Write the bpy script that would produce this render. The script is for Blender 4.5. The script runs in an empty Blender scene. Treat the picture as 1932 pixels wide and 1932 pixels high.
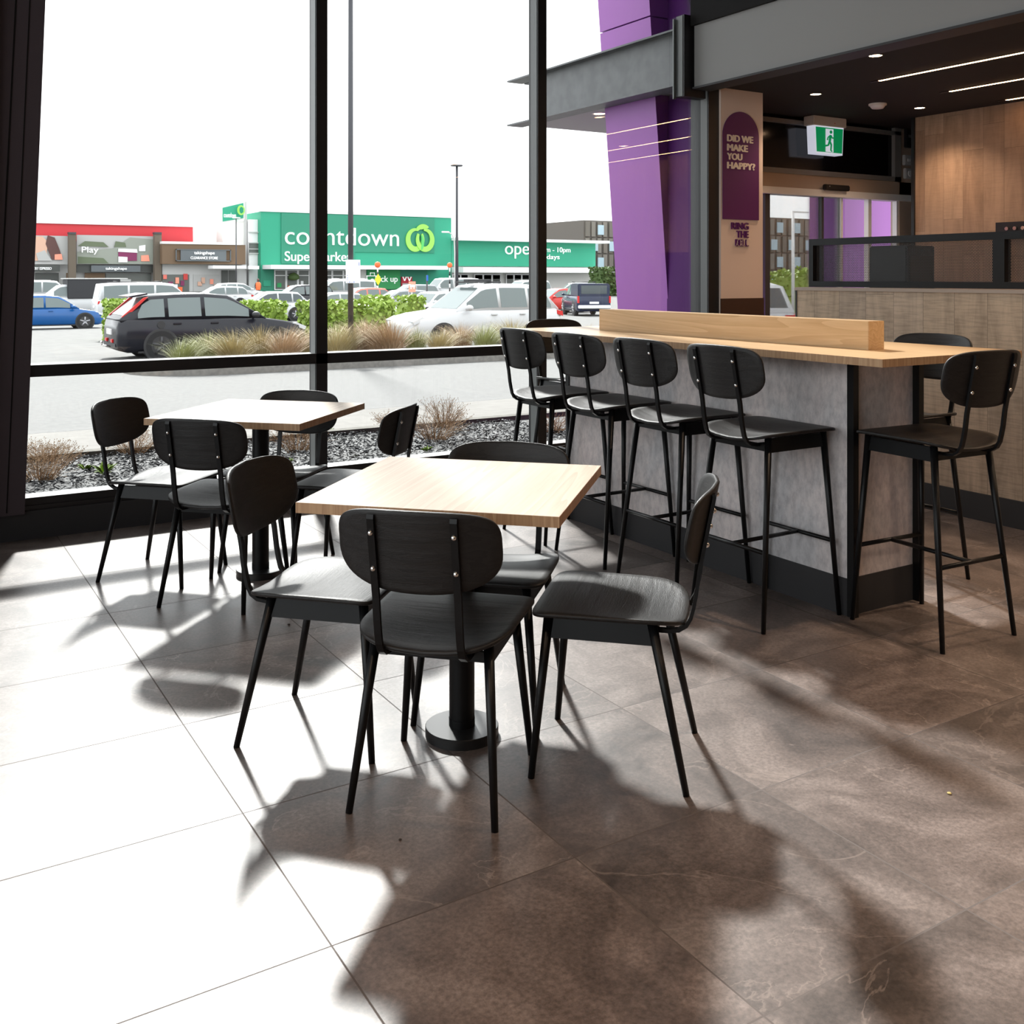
import bpy, bmesh, math, random
from math import radians, sin, cos, pi, sqrt
from mathutils import Vector, Matrix
random.seed(7)
scn = bpy.context.scene
C = scn.collection

# ------------------------------------------------------------------ camera
FPX, HOR, CX, YAW, HCAM = 1926.7, 522.0, 966.0, 0.5519, 1.353
cam = bpy.data.cameras.new('camera'); camo = bpy.data.objects.new('camera', cam); C.objects.link(camo)
camo.location = (0, 0, HCAM); camo.rotation_euler = (pi/2, 0, -YAW)
cam.sensor_width = 36; cam.lens = FPX/1932*36; cam.shift_y = -(966-HOR)/1932
cam.clip_start = 0.05; cam.clip_end = 600
scn.camera = camo

# ------------------------------------------------------------------ world: bright overcast
w = bpy.data.worlds.new('overcast'); scn.world = w; w.use_nodes = True
nt = w.node_tree; nt.nodes.clear()
o = nt.nodes.new('ShaderNodeOutputWorld'); bg = nt.nodes.new('ShaderNodeBackground')
tc = nt.nodes.new('ShaderNodeTexCoord'); nz = nt.nodes.new('ShaderNodeTexNoise'); rp = nt.nodes.new('ShaderNodeValToRGB')
mp = nt.nodes.new('ShaderNodeMapping'); mp.inputs['Scale'].default_value = (1, 1, 3)
nz.inputs['Scale'].default_value = 1.6; nz.inputs['Detail'].default_value = 3
rp.color_ramp.elements[0].position = .35; rp.color_ramp.elements[0].color = (.89, .925, .96, 1)
rp.color_ramp.elements[1].position = .65; rp.color_ramp.elements[1].color = (1.0, 1.0, 1.02, 1)
nt.links.new(tc.outputs['Generated'], mp.inputs[0]); nt.links.new(mp.outputs[0], nz.inputs['Vector'])
nt.links.new(nz.outputs['Fac'], rp.inputs[0]); nt.links.new(rp.outputs[0], bg.inputs[0]); nt.links.new(bg.outputs[0], o.inputs[0])
bg.inputs[1].default_value = 1.12

# ------------------------------------------------------------------ sun through thin cloud
SX, SY = -0.34, -1.13
sl = bpy.data.lights.new('sun', 'SUN'); so = bpy.data.objects.new('sun', sl); C.objects.link(so)
sl.energy = 5.0; sl.angle = radians(4.2); sl.color = (1, .975, .95)
so.rotation_euler = Vector((SX, SY, -1)).to_track_quat('-Z', 'Y').to_euler(); so.location = (4, 12, 12)

scn.view_settings.view_transform = 'Standard'; scn.view_settings.look = 'None'
scn.view_settings.gamma = 1.0; scn.view_settings.use_curve_mapping = False
scn.view_settings.exposure = 1.32
cy = scn.cycles
cy.max_bounces = 8; cy.transparent_max_bounces = 16; cy.use_denoising = True
cy.sample_clamp_indirect = 6.0; cy.caustics_reflective = False; cy.caustics_refractive = False

# ------------------------------------------------------------------ measuring helper (a pixel of the survey photo -> a point on a given plane)
_c, _s = cos(YAW), sin(YAW)
_R = Vector((_c, -_s, 0)); _F = Vector((_s, _c, 0)); CP = Vector((0, 0, HCAM))
def ray(u, v): return _R*((u-CX)/FPX) + _F + Vector((0, 0, (HOR-v)/FPX))
def at(u, v, x=None, y=None, z=None, D=None):
    d = ray(u, v)
    t = x/d.x if x is not None else y/d.y if y is not None else (z-HCAM)/d.z if z is not None else D
    return CP + d*t
GZ = [(5.9, -.03), (9.2, -.1), (12, -.3), (19, -.5), (31, -.55), (50, -.9), (70, -.8), (112, -.25), (400, -.2)]
def gz(y):
    if y <= GZ[0][0]: return GZ[0][1]
    for (a, za), (b, zb) in zip(GZ, GZ[1:]):
        if y <= b: return za+(zb-za)*(y-a)/(b-a)
    return GZ[-1][1]

# ------------------------------------------------------------------ materials
def mat(name, col, rough=.5, metal=0, spec=.5, emit=None, es=0):
    m = bpy.data.materials.new(name); m.use_nodes = True
    b = m.node_tree.nodes['Principled BSDF']
    b.inputs['Base Color'].default_value = (*col, 1); b.inputs['Roughness'].default_value = rough
    b.inputs['Metallic'].default_value = metal; b.inputs['Specular IOR Level'].default_value = spec
    if emit: b.inputs['Emission Color'].default_value = (*emit, 1); b.inputs['Emission Strength'].default_value = es
    return m
def nodes(m): return m.node_tree, m.node_tree.nodes['Principled BSDF']
def N(t, typ, **kw):
    n = t.nodes.new(typ)
    for k, v in kw.items():
        if k.startswith('i_'): n.inputs[k[2:].replace('_', ' ')].default_value = v
        else: setattr(n, k, v)
    return n
def speckle(name, c1, c2, rough=.6, scale=20, stretch=(1, 1, 1), detail=6, lo=.35, hi=.65, bump=0, bdist=.002, metal=0, spec=.5):
    m = mat(name, c1, rough, metal, spec); t, b = nodes(m)
    tc = N(t, 'ShaderNodeTexCoord'); mp = N(t, 'ShaderNodeMapping'); mp.inputs['Scale'].default_value = stretch
    nz = N(t, 'ShaderNodeTexNoise', i_Scale=scale, i_Detail=detail); r = N(t, 'ShaderNodeValToRGB')
    r.color_ramp.elements[0].position = lo; r.color_ramp.elements[0].color = (*c1, 1)
    r.color_ramp.elements[1].position = hi; r.color_ramp.elements[1].color = (*c2, 1)
    L = t.links.new
    L(tc.outputs['Object'], mp.inputs[0]); L(mp.outputs[0], nz.inputs['Vector']); L(nz.outputs['Fac'], r.inputs[0]); L(r.outputs[0], b.inputs['Base Color'])
    if bump:
        bp = N(t, 'ShaderNodeBump', i_Strength=bump, i_Distance=bdist); L(nz.outputs['Fac'], bp.inputs['Height']); L(bp.outputs[0], b.inputs['Normal'])
    return m

def floor_tiles():
    m = mat('stone_tile', (.1, .08, .07), .4); t, b = nodes(m); L = t.links.new
    tc = N(t, 'ShaderNodeTexCoord'); sp = N(t, 'ShaderNodeSeparateXYZ'); L(tc.outputs['Object'], sp.inputs[0])
    def M(op, a, bb=None, cc=None):
        n = N(t, 'ShaderNodeMath', operation=op)
        for i, q in enumerate((a, bb, cc)):
            if q is None: continue
            if isinstance(q, (int, float)): n.inputs[i].default_value = q
            else: L(q, n.inputs[i])
        return n.outputs[0]
    gx = M('MULTIPLY_ADD', sp.outputs[0], 1/.6, -.772/.6+20); gy = M('MULTIPLY_ADD', sp.outputs[1], 1/.599, -3.147/.599+20)
    def edge(g):
        f = M('FRACT', g); a = M('SUBTRACT', 1, f); return M('MINIMUM', f, a)
    e = M('MINIMUM', edge(gx), edge(gy))
    grout = M('LESS_THAN', e, .0035)
    cell = N(t, 'ShaderNodeCombineXYZ'); L(M('FLOOR', gx), cell.inputs[0]); L(M('FLOOR', gy), cell.inputs[1])
    wn = N(t, 'ShaderNodeTexWhiteNoise'); L(cell.outputs[0], wn.inputs['Vector'])
    off = N(t, 'ShaderNodeVectorMath', operation='MULTIPLY_ADD'); L(wn.outputs['Color'], off.inputs[0]); off.inputs[1].default_value = (9, 9, 9); L(tc.outputs['Object'], off.inputs[2])
    n1 = N(t, 'ShaderNodeTexNoise', i_Scale=2.6, i_Detail=8, i_Roughness=.62, i_Distortion=1.1); L(off.outputs[0], n1.inputs['Vector'])
    n2 = N(t, 'ShaderNodeTexNoise', i_Scale=90, i_Detail=4, i_Roughness=.7); L(off.outputs[0], n2.inputs['Vector'])
    r1 = N(t, 'ShaderNodeValToRGB'); L(n1.outputs['Fac'], r1.inputs[0])
    els = r1.color_ramp.elements; els[0].position = .34; els[0].color = (.072, .056, .049, 1); els[1].position = .66; els[1].color = (.25, .205, .188, 1)
    x = els.new(.5); x.color = (.155, .122, .109, 1)
    mx = N(t, 'ShaderNodeMixRGB', blend_type='MULTIPLY'); mx.inputs[0].default_value = .75; L(r1.outputs[0], mx.inputs[1])
    r2 = N(t, 'ShaderNodeValToRGB'); L(n2.outputs['Fac'], r2.inputs[0]); r2.color_ramp.elements[0].position = .35; r2.color_ramp.elements[0].color = (.5, .48, .46, 1); r2.color_ramp.elements[1].position = .7; r2.color_ramp.elements[1].color = (1.35, 1.35, 1.35, 1)
    L(r2.outputs[0], mx.inputs[2])
    # pale veins
    vn = N(t, 'ShaderNodeTexNoise', i_Scale=1.5, i_Detail=7, i_Roughness=.55, i_Distortion=1.8); L(off.outputs[0], vn.inputs['Vector'])
    va = M('ABSOLUTE', M('SUBTRACT', vn.outputs['Fac'], .5)); vk = M('SUBTRACT', 1, M('SMOOTH_MIN', M('MULTIPLY', va, 120), 1, .1))
    vs = N(t, 'ShaderNodeTexNoise', i_Scale=1.3, i_Detail=1); L(off.outputs[0], vs.inputs['Vector'])
    vk = M('MULTIPLY', vk, M('GREATER_THAN', vs.outputs['Fac'], .47))
    mv = N(t, 'ShaderNodeMixRGB'); L(M('MULTIPLY', M('MAXIMUM', vk, 0), .55), mv.inputs[0]); L(mx.outputs[0], mv.inputs[1]); mv.inputs[2].default_value = (.33, .27, .24, 1)
    tv = N(t, 'ShaderNodeMixRGB', blend_type='MULTIPLY'); tv.inputs[0].default_value = 1; L(mv.outputs[0], tv.inputs[1])
    tr = N(t, 'ShaderNodeValToRGB'); L(wn.outputs['Value'], tr.inputs[0]); tr.color_ramp.elements[0].color = (.72, .71, .7, 1); tr.color_ramp.elements[1].color = (1.2, 1.17, 1.15, 1); L(tr.outputs[0], tv.inputs[2])
    mg = N(t, 'ShaderNodeMixRGB'); L(grout, mg.inputs[0]); L(tv.outputs[0], mg.inputs[1]); mg.inputs[2].default_value = (.07, .05, .042, 1)
    L(mg.outputs[0], b.inputs['Base Color'])
    rr = M('MULTIPLY_ADD', n1.outputs['Fac'], .16, FLOOR_ROUGH-.08); rg = M('ADD', rr, M('MULTIPLY', grout, .35)); L(rg, b.inputs['Roughness'])
    hgt = M('SUBTRACT', M('ADD', M('MULTIPLY', n2.outputs['Fac'], .35), M('MULTIPLY', n1.outputs['Fac'], .6)), M('MULTIPLY', grout, 1.2))
    bp = N(t, 'ShaderNodeBump', i_Strength=.35, i_Distance=.0012); L(hgt, bp.inputs['Height']); L(bp.outputs[0], b.inputs['Normal'])
    b.inputs['Specular IOR Level'].default_value = 1.0
    return m
FLOOR_ROUGH = .41

def wood(name, c1, c2, rough=.4, axis='X', scale=6, ring=18, bump=.12, spec=.5, dist=6):
    m = mat(name, c1, rough, 0, spec); t, b = nodes(m); L = t.links.new
    tc = N(t, 'ShaderNodeTexCoord'); mp = N(t, 'ShaderNodeMapping')
    k = {'X': (.045, 1, 1), 'Y': (1, .045, 1), 'Z': (1, 1, .045)}[axis]
    mp.inputs['Scale'].default_value = k
    L(tc.outputs['Object'], mp.inputs[0])
    wv = N(t, 'ShaderNodeTexNoise', i_Scale=scale, i_Detail=2, i_Distortion=.25); L(mp.outputs[0], wv.inputs['Vector'])
    mu = N(t, 'ShaderNodeMath', operation='MULTIPLY'); mu.inputs[1].default_value = ring; L(wv.outputs['Fac'], mu.inputs[0])
    fr = N(t, 'ShaderNodeMath', operation='FRACT'); L(mu.outputs[0], fr.inputs[0])
    fn = N(t, 'ShaderNodeTexNoise', i_Scale=scale*22, i_Detail=3); 
    mp2 = N(t, 'ShaderNodeMapping'); mp2.inputs['Scale'].default_value = tuple(.04 if q < .5 else 1 for q in k); L(tc.outputs['Object'], mp2.inputs[0]); L(mp2.outputs[0], fn.inputs['Vector'])
    ad = N(t, 'ShaderNodeMath', operation='MULTIPLY_ADD'); ad.inputs[1].default_value = .45; L(fr.outputs[0], ad.inputs[0])
    mm = N(t, 'ShaderNodeMath', operation='MULTIPLY'); mm.inputs[1].default_value = .6; L(fn.outputs['Fac'], mm.inputs[0]); L(mm.outputs[0], ad.inputs[2])
    r = N(t, 'ShaderNodeValToRGB'); L(ad.outputs[0], r.inputs[0]); r.color_ramp.elements[0].position = .2; r.color_ramp.elements[0].color = (*c1, 1)
    r.color_ramp.elements[1].position = .8; r.color_ramp.elements[1].color = (*c2, 1)
    L(r.outputs[0], b.inputs['Base Color'])
    if bump:
        bp = N(t, 'ShaderNodeBump', i_Strength=bump, i_Distance=.001); L(ad.outputs[0], bp.inputs['Height']); L(bp.outputs[0], b.inputs['Normal'])
    return m

def planks(name, cols, width, length, rough=.55, ax='Y', seed=0, saw=.86):
    # vertical boards; ax is the horizontal direction the wall runs along
    m = mat(name, cols[0], rough); t, b = nodes(m); L = t.links.new
    tc = N(t, 'ShaderNodeTexCoord'); sp = N(t, 'ShaderNodeSeparateXYZ'); L(tc.outputs['Object'], sp.inputs[0])
    def M(op, a, bb=None, cc=None):
        n = N(t, 'ShaderNodeMath', operation=op)
        for i, q in enumerate((a, bb, cc)):
            if q is None: continue
            if isinstance(q, (int, float)): n.inputs[i].default_value = q
            else: L(q, n.inputs[i])
        return n.outputs[0]
    h = sp.outputs['XYZ'.index(ax)]
    gx = M('MULTIPLY_ADD', h, 1/width, 30.3+seed); ix = M('FLOOR', gx)
    w0 = N(t, 'ShaderNodeTexWhiteNoise', noise_dimensions='1D'); L(ix, w0.inputs['W'])
    gy = M('ADD', M('MULTIPLY_ADD', sp.outputs[2], 1/length, 10), w0.outputs['Value']); iy = M('FLOOR', gy)
    cell = N(t, 'ShaderNodeCombineXYZ'); L(ix, cell.inputs[0]); L(iy, cell.inputs[1])
    wn = N(t, 'ShaderNodeTexWhiteNoise'); L(cell.outputs[0], wn.inputs['Vector'])
    off = N(t, 'ShaderNodeVectorMath', operation='MULTIPLY_ADD'); L(wn.outputs['Color'], off.inputs[0]); off.inputs[1].default_value = (7, 7, 7); L(tc.outputs['Object'], off.inputs[2])
    mp = N(t, 'ShaderNodeMapping'); mp.inputs['Scale'].default_value = (1, 1, .14); L(off.outputs[0], mp.inputs[0])
    n1 = N(t, 'ShaderNodeTexNoise', i_Scale=9, i_Detail=6, i_Distortion=.9, i_Roughness=.65); L(mp.outputs[0], n1.inputs['Vector'])
    mp2 = N(t, 'ShaderNodeMapping'); mp2.inputs['Scale'].default_value = (.25, .25, 3) ; L(off.outputs[0], mp2.inputs[0])
    n2 = N(t, 'ShaderNodeTexNoise', i_Scale=28, i_Detail=3); L(mp2.outputs[0], n2.inputs['Vector'])
    r = N(t, 'ShaderNodeValToRGB'); L(wn.outputs['Value'], r.inputs[0]); e = r.color_ramp.elements
    e[0].color = (*cols[0], 1); e[1].color = (*cols[-1], 1); e[0].position = 0; e[1].position = 1
    for i, c in enumerate(cols[1:-1]): q = e.new((i+1)/(len(cols)-1)); q.color = (*c, 1)
    r2 = N(t, 'ShaderNodeValToRGB'); L(n1.outputs['Fac'], r2.inputs[0]); r2.color_ramp.elements[0].position = .3; r2.color_ramp.elements[0].color = (.74, .71, .68, 1); r2.color_ramp.elements[1].position = .62; r2.color_ramp.elements[1].color = (1.15, 1.12, 1.1, 1)
    mx = N(t, 'ShaderNodeMixRGB', blend_type='MULTIPLY'); mx.inputs[0].default_value = 1; L(r.outputs[0], mx.inputs[1]); L(r2.outputs[0], mx.inputs[2])
    r3 = N(t, 'ShaderNodeValToRGB'); L(n2.outputs['Fac'], r3.inputs[0]); r3.color_ramp.elements[0].position = .4; r3.color_ramp.elements[0].color = (saw, saw, saw, 1); r3.color_ramp.elements[1].position = .55; r3.color_ramp.elements[1].color = (1.04, 1.04, 1.04, 1)
    m3 = N(t, 'ShaderNodeMixRGB', blend_type='MULTIPLY'); m3.inputs[0].default_value = 1; L(mx.outputs[0], m3.inputs[1]); L(r3.outputs[0], m3.inputs[2])
    f = M('FRACT', gx); e1 = M('MINIMUM', f, M('SUBTRACT', 1, f)); fy = M('FRACT', gy); e2 = M('MULTIPLY', M('MINIMUM', fy, M('SUBTRACT', 1, fy)), length/width)
    gr = M('LESS_THAN', M('MINIMUM', e1, e2), .007)
    mg = N(t, 'ShaderNodeMixRGB'); L(M('MULTIPLY', gr, .55), mg.inputs[0]); L(m3.outputs[0], mg.inputs[1]); mg.inputs[2].default_value = (.03, .022, .018, 1)
    L(mg.outputs[0], b.inputs['Base Color'])
    return m

M = {}
M['floor'] = floor_tiles()
M['black'] = mat('black_frame', (.012, .0115, .013), .42)
M['frame_lit_grey'] = mat('frame_lit_side', (.17, .18, .18), .38)  # black frame made paler: light on its side faces put into the colour
M['column_dark'] = mat('column_cladding', (.07, .054, .062), .6, 0, .3)
M['skirt'] = mat('skirting_charcoal', (.035, .034, .036), .55, 0, .3)
M['ash'] = wood('black_stained_ash', (.005, .0045, .0045), (.014, .012, .0115), .48, 'X', 34, 4, 1.0, .42)
M['steel'] = mat('black_powdercoat_steel', (.0045, .0045, .005), .38, 0, .28)
M['base'] = mat('base_satin_black', (.010, .010, .0105), .33, 0, .6)
M['chrome'] = mat('bolt_chrome', (.8, .78, .75), .18, 1)
M['oak'] = wood('pale_ash_top', (.50, .385, .29), (.62, .505, .40), .5, 'X', 6, 15, .06, .22)
M['oakB'] = wood('bar_ash_top', (.56, .36, .185), (.70, .49, .28), .36, 'Y', 6, 20, .06, .35)
M['oakE'] = wood('ash_edge', (.36, .20, .10), (.52, .33, .185), .5, 'Z', 9, 14, .06)
M['bulkhead'] = mat('bulkhead_grey', (.23, .225, .22), .5)
M['ceil'] = mat('ceiling_charcoal', (.028, .024, .024), .8, 0, .2)
M['voidblack'] = mat('black_upper_wall', (.008, .007, .007), .8, 0, .2)
M['beam'] = speckle('steel_beam_grey', (.10, .105, .11), (.135, .14, .145), .5, 9)
M['soffit'] = mat('soffit_panel', (.34, .34, .33), .6)
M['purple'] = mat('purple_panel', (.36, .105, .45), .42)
M['purple_shaded'] = mat('purple_panel_shaded', (.085, .012, .13), .5, 0, .15)  # darker copy of the purple panel, shade put into the colour
M['poster_cream'] = mat('panel_cream', (.74, .61, .53), .6)
M['poster_purple'] = mat('poster_purple', (.10, .008, .11), .5)
M['letter_cream'] = mat('letter_cream', (.86, .74, .62), .6)
M['letter_purple'] = mat('letter_purple', (.10, .010, .13), .5)
M['brownwall'] = mat('dark_wood_laminate', (.055, .026, .016), .5)
M['planks_grey'] = planks('half_wall_boards', [(.47, .36, .255), (.54, .42, .30), (.43, .345, .265), (.58, .455, .33)], .205, 1.05, .6, 'Y', 0)
M['planks_warm'] = planks('upper_wall_boards', [(.31, .205, .135), (.37, .25, .17), (.29, .19, .125), (.40, .28, .19)], .19, .9, .55, 'Y', 3, .97)
M['cap'] = mat('half_wall_cap', (.40, .32, .26), .5)
M['white'] = mat('white_paint', (.8, .8, .8), .45)
M['offwhite'] = mat('offwhite_paint', (.72, .71, .68), .55)
M['greyl'] = mat('pale_grey', (.5, .5, .49), .6)
M['header'] = mat('door_header', (.5, .39, .31), .55)
M['backwall'] = mat('back_wall_paint', (.22, .18, .15), .7)
M['darkglass'] = mat('dark_gloss_panel', (.006, .005, .006), .12)
def laminate():
    m = mat('concrete_laminate', (.3, .3, .3), .5); t, b = nodes(m); L = t.links.new
    tc = N(t, 'ShaderNodeTexCoord'); mp = N(t, 'ShaderNodeMapping'); mp.inputs['Scale'].default_value = (1, 1, .55); L(tc.outputs['Object'], mp.inputs[0])
    n1 = N(t, 'ShaderNodeTexNoise', i_Scale=3.2, i_Detail=5, i_Roughness=.6, i_Distortion=.3); L(mp.outputs[0], n1.inputs['Vector'])
    mp2 = N(t, 'ShaderNodeMapping'); mp2.inputs['Scale'].default_value = (1, 1, .55); L(tc.outputs['Object'], mp2.inputs[0])
    n2 = N(t, 'ShaderNodeTexNoise', i_Scale=34, i_Detail=5, i_Roughness=.7); L(mp2.outputs[0], n2.inputs['Vector'])
    r = N(t, 'ShaderNodeValToRGB'); L(n1.outputs['Fac'], r.inputs[0]); e = r.color_ramp.elements
    e[0].position = .36; e[0].color = (.56, .55, .56, 1); e[1].position = .66; e[1].color = (.78, .69, .67, 1); q = e.new(.5); q.color = (.67, .62, .61, 1)
    r2 = N(t, 'ShaderNodeValToRGB'); L(n2.outputs['Fac'], r2.inputs[0]); r2.color_ramp.elements[0].position = .3; r2.color_ramp.elements[0].color = (.72, .72, .74, 1); r2.color_ramp.elements[1].position = .6; r2.color_ramp.elements[1].color = (1.12, 1.12, 1.12, 1)
    x = N(t, 'ShaderNodeMixRGB', blend_type='MULTIPLY'); x.inputs[0].default_value = .9; L(r.outputs[0], x.inputs[1]); L(r2.outputs[0], x.inputs[2]); L(x.outputs[0], b.inputs['Base Color'])
    return m
M['laminate'] = laminate()
def glass(name, tint=(.93, .96, .95), k=1.0):
    m = bpy.data.materials.new(name); m.use_nodes = True; t = m.node_tree; t.nodes.clear(); L = t.links.new
    o = N(t, 'ShaderNodeOutputMaterial'); mx = N(t, 'ShaderNodeMixShader'); tr = N(t, 'ShaderNodeBsdfTransparent'); gl = N(t, 'ShaderNodeBsdfGlossy'); fr = N(t, 'ShaderNodeFresnel', i_IOR=1.45)
    tr.inputs[0].default_value = (*tint, 1); gl.inputs['Roughness'].default_value = 0.0
    mu = N(t, 'ShaderNodeMath', operation='MULTIPLY'); mu.inputs[1].default_value = k; L(fr.outputs[0], mu.inputs[0])
    L(mu.outputs[0], mx.inputs[0]); L(tr.outputs[0], mx.inputs[1]); L(gl.outputs[0], mx.inputs[2]); L(mx.outputs[0], o.inputs[0])
    return m
M['glass'] = glass('window_glass', (.965, .98, .975), .8)
M['led'] = mat('led_warm', (1, .8, .6), .5, emit=(1, .56, .27), es=9)
M['lampface'] = mat('downlight_lens', (1, .8, .6), .5, emit=(1, .62, .36), es=14)
M['exitgreen'] = mat('exit_green', (0, .19, .07), .4, emit=(0, .22, .07), es=.3)
M['exitwhite'] = mat('exit_white', (.7, .7, .75), .4, emit=(.8, .85, 1), es=.22)
def mesh_panel():
    m = bpy.data.materials.new('perforated_steel'); m.use_nodes = True; t = m.node_tree; b = t.nodes['Principled BSDF']; L = t.links.new
    b.inputs['Base Color'].default_value = (.012, .012, .012, 1); b.inputs['Roughness'].default_value = .5
    o = t.nodes['Material Output']; tc = N(t, 'ShaderNodeTexCoord'); sp = N(t, 'ShaderNodeSeparateXYZ'); L(tc.outputs['Object'], sp.inputs[0])
    def MM(op, a, bb=None, cc=None):
        n = N(t, 'ShaderNodeMath', operation=op)
        for i, q in enumerate((a, bb, cc)):
            if q is None: continue
            if isinstance(q, (int, float)): n.inputs[i].default_value = q
            else: L(q, n.inputs[i])
        return n.outputs[0]
    p = .0095
    def hole(oy, oz):
        fy = MM('SUBTRACT', MM('FRACT', MM('MULTIPLY_ADD', sp.outputs[1], 1/p, oy+900)), .5)
        fz = MM('MULTIPLY', MM('SUBTRACT', MM('FRACT', MM('MULTIPLY_ADD', sp.outputs[2], 1/(p*1.732), oz+900)), .5), 1.732)
        return MM('LESS_THAN', MM('ADD', MM('MULTIPLY', fy, fy), MM('MULTIPLY', fz, fz)), .36**2)
    h = MM('MAXIMUM', hole(0, 0), hole(.5, .5))
    mx = N(t, 'ShaderNodeMixShader'); tr = N(t, 'ShaderNodeBsdfTransparent'); L(h, mx.inputs[0]); L(b.outputs[0], mx.inputs[1]); L(tr.outputs[0], mx.inputs[2]); L(mx.outputs[0], o.inputs[0])
    return m
M['perf'] = mesh_panel()
# exterior
M['asphalt'] = speckle('asphalt', (.135, .135, .132), (.165, .165, .162), .85, 14, lo=.3, hi=.7, spec=.04)
M['carpark'] = speckle('carpark_asphalt', (.145, .145, .142), (.175, .175, .17), .85, 3, lo=.3, hi=.7, spec=.03)
M['concrete'] = speckle('footpath_concrete', (.165, .16, .15), (.19, .184, .173), .85, 6, spec=.04)
M['kerb'] = speckle('kerb_concrete', (.17, .163, .15), (.23, .22, .20), .85, 12, spec=.1)
M['kerbdark'] = speckle('mossy_kerb', (.05, .045, .035), (.09, .085, .07), .9, 12)
M['mulch'] = speckle('mulch_bed', (.004, .0045, .005), (.022, .025, .028), .7, 60, lo=.4, hi=.7, bump=1, bdist=.02)
M['soil'] = speckle('island_soil', (.10, .075, .05), (.2, .15, .1), .9, 20)
def flat(n, c, r=.6, **k): M[n] = mat(n, c, r, **k)
flat('bark', (.009, .010, .012), .7, spec=.12); flat('barkl', (.05, .054, .06), .5, spec=.3)
flat('twig', (.24, .145, .07), .8); flat('weed', (.16, .25, .02), .6)
flat('blade1', (.32, .26, .125), .7); flat('blade2', (.22, .235, .085), .7); flat('blade3', (.33, .225, .13), .7)
flat('leaf', (.25, .36, .055), .55); flat('leaf2', (.07, .12, .03), .6)
flat('teal', (.02, .31, .185), .6); flat('teal2', (.022, .23, .14), .6); flat('green_sign', (.03, .33, .10), .6); flat('green_d', (.01, .22, .13), .6)
flat('lime', (.30, .66, .10), .5); flat('lime2', (.09, .5, .12), .5)
flat('signwhite', (.9, .9, .9), .6, emit=(1, 1, 1), es=.15)
flat('brownclad', (.15, .095, .055), .7); flat('signgrey', (.11, .125, .135), .6); flat('redwall', (.55, .03, .04), .6)
flat('stone', (.13, .105, .08), .9); flat('shopglass', (.10, .11, .10), .3); flat('shopdark', (.05, .055, .05), .4)
flat('billA', (.27, .29, .25), .7); flat('billB', (.12, .15, .09), .7); flat('billC', (.42, .42, .41), .7); flat('magenta', (.20, .02, .09), .6); flat('skin', (.62, .38, .28), .7); flat('hairbrown', (.10, .045, .04), .7)
flat('orange', (.85, .15, .04), .6); flat('orangel', (.9, .32, .22), .6); flat('yellow', (.85, .7, .03), .6); flat('blue', (.02, .12, .5), .6); flat('wred', (.5, .015, .04), .6); flat('navy', (.012, .03, .10), .3)
flat('polegrey', (.045, .045, .052), .5); flat('hotel1', (.155, .14, .12), .8); flat('hotel2', (.12, .107, .095), .8); flat('hotel3', (.20, .185, .16), .8); flat('paleglass', (.42, .55, .62), .25)
flat('tyre', (.012, .012, .013), .8); flat('rim', (.35, .35, .37), .35, metal=.6); flat('rimdark', (.03, .03, .033), .4); flat('carglass', (.13, .16, .16), .08); flat('carglass_d', (.06, .075, .08), .08)
flat('taill', (.55, .01, .01), .3); flat('headl', (.6, .62, .65), .15); flat('plate', (.75, .75, .75), .5); flat('plastic', (.025, .025, .027), .6)
flat('car_char', (.010, .0105, .016), .25, spec=.35); flat('car_blue', (.006, .085, .28), .25); flat('car_white', (.55, .56, .57), .25); flat('car_red', (.55, .03, .025), .3); flat('car_coral', (.75, .16, .12), .3)
flat('car_silver', (.33, .34, .36), .3); flat('car_navy', (.008, .016, .05), .25); flat('canvas', (.03, .031, .035), .8); flat('car_dark', (.02, .022, .027), .3)
flat('crumb', (.03, .022, .018), .8); flat('crumbl', (.6, .5, .2), .8); flat('wallplate', (.5, .5, .5), .5)

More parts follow.
